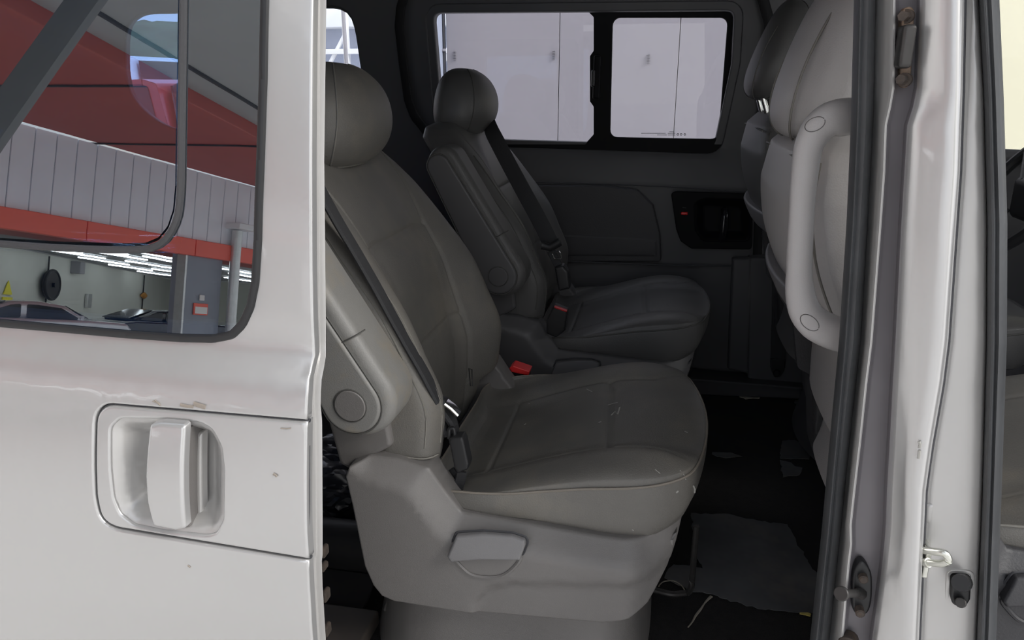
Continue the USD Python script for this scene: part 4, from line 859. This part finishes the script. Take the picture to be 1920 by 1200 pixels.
part('stem', sweep(spl([atz(a, b, ZF + 0.003) for a, b in ((1334, 1118), (1322, 1130), (1314, 1142), (1304, 1155), (1298, 1166), (1290, 1176))], 24), np.interp(np.arange(24), [0, 6, 12, 23], [0.0035, 0.0016, 0.0026, 0.0012]), 0.0012, sides=6), 'paper_scrap', stg)
st2 = thing('straw', 'curled pale fibre on the floor beside the seat slide bar', 'straw')
part('stem', sweep(spl([atz(a, b, ZF + 0.006) for a, b in ((1235, 1100), (1246, 1090), (1262, 1089), (1276, 1096), (1284, 1108))], 24), 0.0014, 0.0012, sides=6), 'paper_scrap', st2)
# behind the nearest seat: clear bag, rolled mat, board
bg = trimesh.creation.icosphere(4, 1.0)
v = bg.vertices * np.array([0.16, 0.11, 0.085])
v = v + bg.vertices * 0.05 * (meshkit.fbm(bg.vertices * 3.1 + 5, 5, 2)[:, None] - 0.5) + bg.vertices * 0.02 * np.abs(meshkit.noise(bg.vertices * 8 + 3, 6)[:, None] - 0.5)
bc0 = aty(630, 1005, 1.40)
part('plastic_bag', (v + np.array([bc0[0] - 0.03, 1.42, 0.64]), bg.faces), 'bag_plastic', None, smooth=20, label='crumpled clear plastic bag on the floor behind the nearest seat', cat='plastic bag')
mr = thing('rolled_mat', 'black rolled mat lying behind the nearest seat base', 'mat')
a0, a1 = aty(560, 1120, 1.22), aty(760, 1150, 1.22)
part('roll', sweep([(a0[0], 1.24, 0.60), (-0.60, 1.24, 0.60), (-0.51, 1.24, 0.60)], 0.052, sides=26), 'mat_roll', mr)
part('loose_edge', sheet(sg.box(a0[0], 1.10, -0.51, 1.19), lambda u, v, w: np.c_[u, v, 0.556 + 0.02 * sstep(1.14, 1.19, v) - w], 0.006, 0.001, 0.03), 'mat_roll', mr)
bo = part('step_board', rbox((-0.70, 1.05, 0.555), (0.46, 0.10, 0.03), 0.006), 'step_board', None, label='worn brown-grey board along the floor edge at bottom left', cat='board')

# ------------------------------------------------------------------ driver's area
db = thing('dashboard', 'dark grey dashboard seen through the open front doorway', 'dashboard')
dprof = rnd([(1.12, 1.18), (1.20, 1.275), (1.75, 1.30), (1.75, 0.9), (1.30, 0.60), (1.22, 0.62), (1.18, 0.95)], 0.03)
part('panel', sheet(dprof, lambda u, v, w: np.c_[u, 0.97 + w, v], 1.38, 0.02, 0.08), 'trim_dark', db)
part('cowl', rbox((1.20, 2.02, 1.29), (0.16, 0.42, 0.08), 0.03), 'trim_dark', db)
swh = thing('steering_wheel', 'black steering wheel in front of the far front seat', 'steering wheel')
cw = np.array([0.86, 2.02, 1.26]); aw = np.array([0.55, 0, 0.83]); bw = np.array([0, 1.0, 0])
tw = np.linspace(0, 2 * np.pi, 49)[:-1]
part('rim', sweep([cw + 0.185 * (np.cos(k) * aw + np.sin(k) * bw) for k in tw], 0.014, sides=10, closed=True, up=(0.83, 0, -0.55)), 'black_plastic', swh)
part('hub', rbox(cw + np.array([0.03, 0, -0.02]), (0.06, 0.16, 0.11), 0.025), 'black_plastic', swh)
for k in (0.0, 2.2, 4.1):
    part('spoke', sweep([cw + 0.05 * (np.cos(k + 3.14) * aw + np.sin(k + 3.14) * bw), cw + 0.183 * (np.cos(k + 3.14) * aw + np.sin(k + 3.14) * bw)], 0.012, 0.006, sides=8), 'black_plastic', swh)
part('column', cyl(cw + np.array([0.04, 0, -0.03]), cw + np.array([0.17, 0, -0.09]), 0.04, 16), 'black_plastic', swh)

# ------------------------------------------------------------------ outside: ground, buildings, vehicles
part('ground', (np.array([(-60, -70, 0), (60, -70, 0), (60, 70, 0), (-60, 70, 0)], float), np.array([[0, 1, 2, 3]])), 'concrete', None, smooth=False, kind='structure', label='pale concrete yard')
pw = thing('panel_wall', 'pale lavender panelled building wall outside the far windows', 'wall')
px0 = -1.43
pwid = 0.745
for k in range(4):
    part('wall_panel', rbox((px0 + pwid * (k + 0.5), 5.04, 1.6), (pwid - 0.004, 0.06, 3.2), 0.002), 'pale_panel', pw, smooth=False)
part('joint_backing', rbox((px0 + 1.49, 5.10, 1.6), (3.0, 0.06, 3.18), 0.002), 'vent_grey', pw, smooth=False)
part('corner_return', rbox((px0 - 0.075, 4.98, 1.6), (0.11, 0.20, 3.2), 0.01), 'pale_return', pw, label='bluish corner return')
part('corner_return', rbox((px0 - 0.22, 5.06, 1.6), (0.18, 0.12, 3.2), 0.004), 'pale_return', pw)
part('drain_line', sweep([(px0 - 0.012, 4.995, 0.1), (px0 - 0.012, 4.995, 3.1)], 0.006, sides=8), 'seam_dark', pw, label='dark cable down the corner joint')
part('cable_clip', rbox((px0 - 0.010, 4.985, 1.735), (0.024, 0.02, 0.016), 0.004), 'pale_panel', pw)
for a, b in ((852, 104), (1038, 103), (1216, 110)):
    p = aty(a, b, 5.0)
    part('vent', cat(*[rbox(p + np.array([0, 0.004, dz]), (0.018, 0.010, 0.0035), 0.001) for dz in np.linspace(-0.024, 0.024, 6)]), 'vent_grey', pw, smooth=False, label='small slotted vent')
cwl = thing('cream_building', 'cream building beyond the front windows of the van', 'building')
for k in range(5):
    part('wall_panel', rbox((1.35 + 0.95 * k, 5.35, 1.9), (0.945, 0.08, 3.8), 0.003), 'cream_panel', cwl, smooth=False)
part('post', rbox((3.3, 5.2, 1.5), (0.12, 0.12, 3.0), 0.01), 'vent_grey', cwl)
part('base_course', rbox((3.2, 5.29, 0.15), (4.7, 0.06, 0.3), 0.01), 'vent_grey', cwl)

def car(name, label, loc, rotz, body, L=4.3, H=1.42, Wd=1.75, kind='sedan', group=None):
    t = thing(name, label, 'car', loc, rotz, group)
    h = L / 2
    if kind == 'sedan':
        low = [(-h, 0.35), (-h, 0.75), (-h + 0.15, 0.92), (-h * 0.55, 0.95), (h * 0.42, 0.93), (h * 0.9, 0.78), (h, 0.6), (h, 0.3)]
        top = [(-h * 0.62, 0.92), (-h * 0.38, H - 0.06), (-h * 0.15, H), (h * 0.08, H - 0.03), (h * 0.45, 0.92)]
        wins = [[(-h * 0.53, 0.95), (-h * 0.34, H - 0.12), (-h * 0.14, H - 0.075), (-h * 0.05, H - 0.075), (-h * 0.05, 0.95)], [(0.0, 0.95), (0.0, H - 0.075), (h * 0.08, H - 0.10), (h * 0.36, 0.95)]]
    else:
        low = [(-h, 0.5), (-h, 1.0), (h * 0.0, 1.0), (h * 0.45, 1.02), (h * 0.92, 0.95), (h, 0.75), (h, 0.4)]
        top = [(-h * 0.12, 1.0), (-h * 0.08, H - 0.05), (h * 0.0, H), (h * 0.25, H - 0.03), (h * 0.45, 1.0)]
        wins = [[(-h * 0.06, 1.03), (-h * 0.03, H - 0.08), (h * 0.10, H - 0.08), (h * 0.10, 1.03)], [(h * 0.13, 1.03), (h * 0.13, H - 0.08), (h * 0.24, H - 0.10), (h * 0.38, 1.03)]]
    part('body', sheet(rnd(low, 0.05), lambda u, v, w: np.c_[u, -Wd / 2 + w, v], Wd, 0.08, 0.3), body, t)
    part('cabin', sheet(rnd(top, 0.04), lambda u, v, w: np.c_[u, -Wd / 2 + 0.16 + w, v], Wd - 0.32, 0.12, 0.3), body, t)
    for wv in wins:
        for s in (-1, 1):
            part('side_window', sheet(rnd(wv, 0.03), lambda u, v, w, s=s: np.c_[u, s * (Wd / 2 - 0.145 + -w), v], 0.02, 0.004, 0.2), 'car_window', t)
    fx = [(h * 0.10, H - 0.05), (h * 0.43, 0.97)] if kind == 'sedan' else [(h * 0.27, H - 0.06), (h * 0.43, 1.05)]
    for ends in (fx, [(-h * 0.40, H - 0.09), (-h * 0.60, 0.97)] if kind == 'sedan' else [(-h * 0.10, H - 0.08), (-h * 0.13, 1.05)]):
        (xa, za), (xb, zb) = ends; n_ = np.array([za - zb, xb - xa]) ; n_ = n_ / np.linalg.norm(n_) * (0.03 if xb > xa else -0.03)
        v_ = np.array([(xa + n_[0] * .7, -Wd / 2 + 0.32, za + abs(n_[1])), (xb + n_[0] * .7, -Wd / 2 + 0.26, zb + abs(n_[1])), (xb + n_[0] * .7, Wd / 2 - 0.26, zb + abs(n_[1])), (xa + n_[0] * .7, Wd / 2 - 0.32, za + abs(n_[1]))])
        part('windscreen', sheet(sg.box(0, 0, 1, 1), lambda u, v, w, v_=v_: (v_[0] * (1 - u)[:, None] + v_[1] * u[:, None]) * (1 - v)[:, None] + (v_[3] * (1 - u)[:, None] + v_[2] * u[:, None]) * v[:, None] - np.c_[0 * w, 0 * w, w], 0.02, 0, 0.5), 'car_window', t)
    for x in (-h * 0.62, h * 0.64):
        for s in (-1, 1):
            part('wheel', cyl((x, s * (Wd / 2 - 0.2), 0.31), (x, s * (Wd / 2 + 0.02), 0.31), 0.31, 24, bev=0.03), 'tyre', t)
    if kind != 'sedan':
        part('roll_bar', sweep(spl([(-h * 0.2, -Wd / 2 + 0.2, 1.0), (-h * 0.16, -Wd / 2 + 0.25, 1.5), (-h * 0.15, 0, 1.55), (-h * 0.16, Wd / 2 - 0.25, 1.5), (-h * 0.2, Wd / 2 - 0.2, 1.0)], 30), 0.04, sides=8), 'black_plastic', t)
    return t
# service building behind the photographer, mirrored in the tinted window and the paint
A2 = np.array((-12.2, -10.6)); t2 = np.array((0.268, -0.963)); n2 = np.array((0.963, 0.268))
def fac(s, d, z): p = A2 + t2 * s + n2 * d; return np.array([p[0], p[1], z])
FR3 = np.array([[t2[0], n2[0], 0], [t2[1], n2[1], 0], [0, 0, 1.0]])
sb = thing('service_building', 'service building with red-edged canopy and open garage, mirrored in the tinted door window', 'building')
for k in range(38):
    part('wall_panel', rbox(fac(-6.65 + 0.43 * k, 0.0, 4.02), (0.415, 0.10, 1.76), 0.02, FR3), 'panel_grey', sb)
part('wall_backing', rbox(fac(1.5, -0.10, 4.0), (17, 0.08, 1.8), 0.01, FR3), 'seam_dark', sb, smooth=False)
for k in range(6):
    part('red_band', rbox(fac(-5.3 + 2.75 * k, 0.06, 2.93), (2.735, 0.24, 0.42), 0.02, FR3), 'fascia_red', sb)
part('lintel', rbox(fac(1.5, -0.9, 2.80), (17, 1.6, 0.06), 0.01, FR3), 'soffit_red', sb)
def zpoly(pts, z, t): return sheet(sg.Polygon(pts), lambda u, v, w: np.c_[u, v, z + w], t, 0, 3.0)
part('canopy_soffit', zpoly([(-13.8, -4.0), (-7.5, -4.0), (-7.5, -30), (-6.6, -30), (-13.8, -4.0)][:3] + [(-7.5, -26), (-8.0, -26)], 4.92, 0.1), 'soffit_red', sb, smooth=False, label='dark red canopy underside')
part('soffit_edge', rbox((-7.5, -14.6, 4.93), (0.22, 22.5, 0.30), 0.03), 'soffit_red', sb)
part('canopy_soffit', zpoly([(-7.4, -3.4), (-3.9, -3.4), (-3.9, -26), (-7.4, -26)], 5.02, 0.1), 'soffit_grey', sb, smooth=False, label='grey canopy underside')
part('canopy_soffit', zpoly([(-7.4, -3.4), (1.6, -3.4), (1.6, 0.9), (-7.4, 0.9)], 4.6, 0.1), 'soffit_grey', sb, smooth=False, label='grey canopy underside above the parked van')
part('soffit_joint', rbox((-6.75, -14.3, 5.0), (0.06, 23, 0.05), 0.01), 'seam_dark', sb)
for yy in (-8.6, -12.2): part('soffit_joint', rbox((-9.8, yy, 4.905), (4.6, 0.04, 0.04), 0.01), 'seam_dark', sb)
part('column', rbox(fac(4.78, -0.25, 1.4), (1.12, 0.5, 2.8), 0.03, FR3), 'column_blue', sb)
part('column_edge', rbox(fac(4.20, -0.1, 1.4), (0.06, 0.3, 2.8), 0.01, FR3), 'galvanised', sb)
part('wall_sign', rbox(fac(4.72, 0.03, 1.36), (0.42, 0.04, 0.30), 0.005, FR3), 'fascia_red', sb, smooth=False, label='small red and white notice on the column')
part('notice_label', rbox(fac(4.72, 0.055, 1.33), (0.36, 0.02, 0.18), 0.003, FR3), 'sign_white', sb, smooth=False)
part('notice_label', rbox(fac(4.74, 0.03, 1.66), (0.14, 0.03, 0.14), 0.003, FR3), 'sign_white', sb, smooth=False)
part('downpipe', sweep([fac(5.52, 0.22, 0.1), fac(5.52, 0.22, 3.55)], 0.13, sides=16), 'galvanised', sb)
part('pipe_hopper', rbox(fac(5.60, 0.28, 3.66), (0.62, 0.5, 0.16), 0.02, FR3), 'white_metal', sb)
t3 = np.array((-0.32, -0.947)); n3 = np.array((0.947, -0.32)); B2 = np.array((-17.8, -18.0))
def bak(s, d, z): p = B2 + t3 * s + n3 * d; return np.array([p[0], p[1], z])
BR3 = np.array([[t3[0], n3[0], 0], [t3[1], n3[1], 0], [0, 0, 1.0]])
part('garage_wall', rbox(bak(5, -0.1, 1.4), (26, 0.2, 2.8), 0.01, BR3), 'wall_offwhite', sb, smooth=False)
part('garage_wall', rbox((-21, -29, 1.4), (12, 0.2, 2.8), 0.01), 'wall_offwhite', sb, smooth=False)
part('garage_ceiling', zpoly([(-13.2, -8), (-19, -10), (-25, -36), (-8.0, -32), (-8.7, -23.2)], 2.86, 0.08), 'soffit_grey', sb, smooth=False)
for (x, y) in ((-15.6, -15.5), (-16.1, -17.0), (-17.0, -19.2), (-18.0, -21.7), (-19.2, -24.7), (-14.0, -15.3), (-14.55, -16.8), (-15.8, -19.7), (-17.2, -22.8), (-13.7, -17.7), (-14.5, -23.2), (-16.4, -26.0), (-12.9, -16.3), (-13.4, -20.5)):
    part('tube_lamp', rbox((x, y, 2.80), (0.09, 2.2, 0.05), 0.02), 'tube_light', sb, label='lit fluorescent tube')
for (s, rr, m) in ((-0.35, 0.46, 'black_plastic'), (7.75, 0.26, 'orange')):
    c0 = bak(s, 0.1, 1.86)
    if m == 'black_plastic':
        ar_ = np.arange(32) * 2 * np.pi / 32
        part('fan_ring', sweep([c0 + np.array([n3[0] * 0.1 + t3[0] * rr * math.cos(a), n3[1] * 0.1 + t3[1] * rr * math.cos(a), rr * math.sin(a)]) for a in ar_], 0.05, sides=10, closed=True, up=(n3[0], n3[1], 0)), 'black_plastic', sb)
        part('fan_guard', cyl(c0, c0 + np.array([n3[0] * 0.12, n3[1] * 0.12, 0]), rr, 32), 'dark_steel', sb)
        part('fan_motor', cyl(c0, c0 + np.array([n3[0] * 0.2, n3[1] * 0.2, 0]), 0.08, 16), 'black_plastic', sb)
    else:
        part('hose_reel', sweep([c0 - np.array([t3[0], t3[1], 0]) * 0.25, c0, c0 + np.array([t3[0], t3[1], 0]) * 0.25], np.array([0.05, 0.10, 0.05]), np.array([0.06, 0.15, 0.06]), sides=16), m, sb)
    part('hanging_cable', sweep([bak(s, 0.06, 2.75), bak(s, 0.06, 2.3), bak(s - 0.02, 0.06, 0.6)], 0.025, sides=6), 'black_plastic', sb)
part('warning_sign', sheet(sg.Polygon([(-0.22, 0), (0.22, 0), (0, 0.4)]), lambda u, v, w: np.stack([bak(a - 2.45, 0.04 - c, 1.45 + b) for a, b, c in zip(u, v, w)]), 0.02, 0, 0.2), 'sign_yellow', sb, smooth=False)
part('warning_sign', rbox(bak(-2.45, 0.03, 1.27), (0.5, 0.03, 0.2), 0.004, BR3), 'sign_yellow', sb, smooth=False)
part('fuse_box', rbox(bak(2.6, 0.06, 1.45), (0.35, 0.1, 0.5), 0.02, BR3), 'galvanised', sb)
for zf in (2.55,): part('speaker_box', rbox(bak(1.4, 0.15, zf), (0.35, 0.3, 0.4), 0.02, BR3), 'vent_grey', sb)
part('canopy_strut', sweep([(-6.03, -2.80, 0.0), (-4.22, -3.97, 5.02)], 0.11, 0.11, sides=8, p=6), 'strut_grey', sb, label='slanting dark strut under the canopy')
part('strut_foot', rbox((-6.03, -2.80, 0.05), (0.45, 0.45, 0.10), 0.02), 'strut_grey', sb)
car('car', 'silver sedan parked in the garage, mirrored in the lower window edge', (-12.9, -11.6, 0), 118, 'car_silver', H=1.30)
car('car', 'black sedan parked deeper in the garage, mirrored left of the column', (-14.2, -17.6, 0), 110, 'car_black', H=1.28)

# beyond the rear windows: pickups, hill, white shed with lattice
car('pickup', 'white pickup seen through both rear windows', (-8.6, 11.9, 0), 175, 'car_white', H=2.0, kind='pickup', L=5.0)
car('pickup', 'white pickup parked behind the first white one', (-13.2, 18.2, 0), 172, 'car_white', H=2.0, kind='pickup', L=5.0)
car('pickup', 'red pickup with black roll bar seen through both rear windows', (-6.1, 9.0, 0), 178, 'car_red', H=1.6, kind='pickup', L=4.8)
hv = []
hx = np.linspace(-110, -25, 60); 
hill = np.array([[(x * (1 + 0.02 * j), 60 + 8.0 * j, max(0, (8.0 + 5 * meshkit.fbm(np.array([[x * 0.05, j * 0.4, 0]]), 4, 5)[0]) * math.sin(min(1, j / 8) * math.pi / 2)) + 1.0 * meshkit.noise(np.array([[x * 0.6, j, 2.0]]), 7)[0]) for x in hx] for j in range(14)])
part('hill', grid(hill), 'hill_green', None, smooth=40, label='wooded hill far beyond the rear windows', kind='structure')
fa = thing('factory', 'white and grey factory with steel lattice seen past the nearest headrest', 'building')
part('roof_band', rbox((-11.5, 31, 4.6), (16, 1.0, 1.5), 0.05), 'factory_white', fa)
part('dark_front', rbox((-11.5, 32, 2.6), (16, 1.0, 2.6), 0.05), 'factory_grey', fa)
for k in range(7):
    part('column', rbox((-16 + 1.6 * k, 30.2, 2.4), (0.22, 0.22, 4.8), 0.02), 'white_metal', fa)
    if k < 6: part('brace', sweep([(-16 + 1.6 * k, 30.2, 1.2), (-14.4 + 1.6 * k, 30.2, 3.6)], 0.09, sides=8), 'white_metal', fa)
part('rail', rbox((-11.5, 30.1, 2.9), (14, 0.15, 0.2), 0.02), 'white_metal', fa)
part('low_wall', rbox((-11.5, 28, 0.7), (16, 0.4, 1.4), 0.03), 'factory_white', fa)
mast = thing('lamp_mast', 'thin pale lamp mast standing in front of the factory', 'mast')
part('shaft', cyl((-10.0, 23.5, 0), (-10.0, 23.5, 9.5), 0.07, 10, 0.04), 'vent_grey', mast)
part('lamp_head', rbox((-9.7, 23.5, 9.4), (0.7, 0.2, 0.12), 0.03), 'vent_grey', mast)
rng = np.random.RandomState(3)
def bush(name, label, c, r, n, sz, trunk=None, cat_='shrub'):
    t = thing(name, label, cat_)
    pts = rng.normal(size=(n, 3)); pts /= np.linalg.norm(pts, axis=1, keepdims=True); pts *= rng.uniform(0.35, 1, (n, 1)) ** 0.5
    pts = pts * r + c
    d1 = rng.normal(size=(n, 3)); d1 /= np.linalg.norm(d1, axis=1, keepdims=True); d2 = np.cross(d1, rng.normal(size=(n, 3))); d2 /= np.linalg.norm(d2, axis=1, keepdims=True)
    V = np.stack([pts - d1 * sz, pts + d2 * sz * 0.45, pts + d1 * sz, pts - d2 * sz * 0.45], 1).reshape(-1, 3)
    part('foliage', (V, np.arange(4 * n).reshape(-1, 4)), 'leaf', t, smooth=False, kind='stuff')
    if trunk: part('trunk', cyl((c[0], c[1], 0), (c[0], c[1], c[2]), trunk, 10, trunk * 0.6), 'bark', t)
bush('shrub', 'green shrub in front of the factory wall', np.array((-9.3, 22.0, 0.8)), np.array((1.5, 0.8, 0.75)), 2500, 0.09)
for k, (x, y, h) in enumerate(((9.5, -13, 3.4), (13.5, -12, 3.9))):
    bush('tree', ('round green tree across the yard, nearer of two mirrored in the door post', 'taller green tree across the yard, farther of two mirrored in the door post')[k], np.array((x, y, h)), np.array((1.8, 1.8, 1.6)), 3500, 0.13, 0.14, 'tree')
car('car', 'white sedan across the yard, mirrored in the door post', (8.2, -8.5, 0), 20, 'car_white', H=1.42)
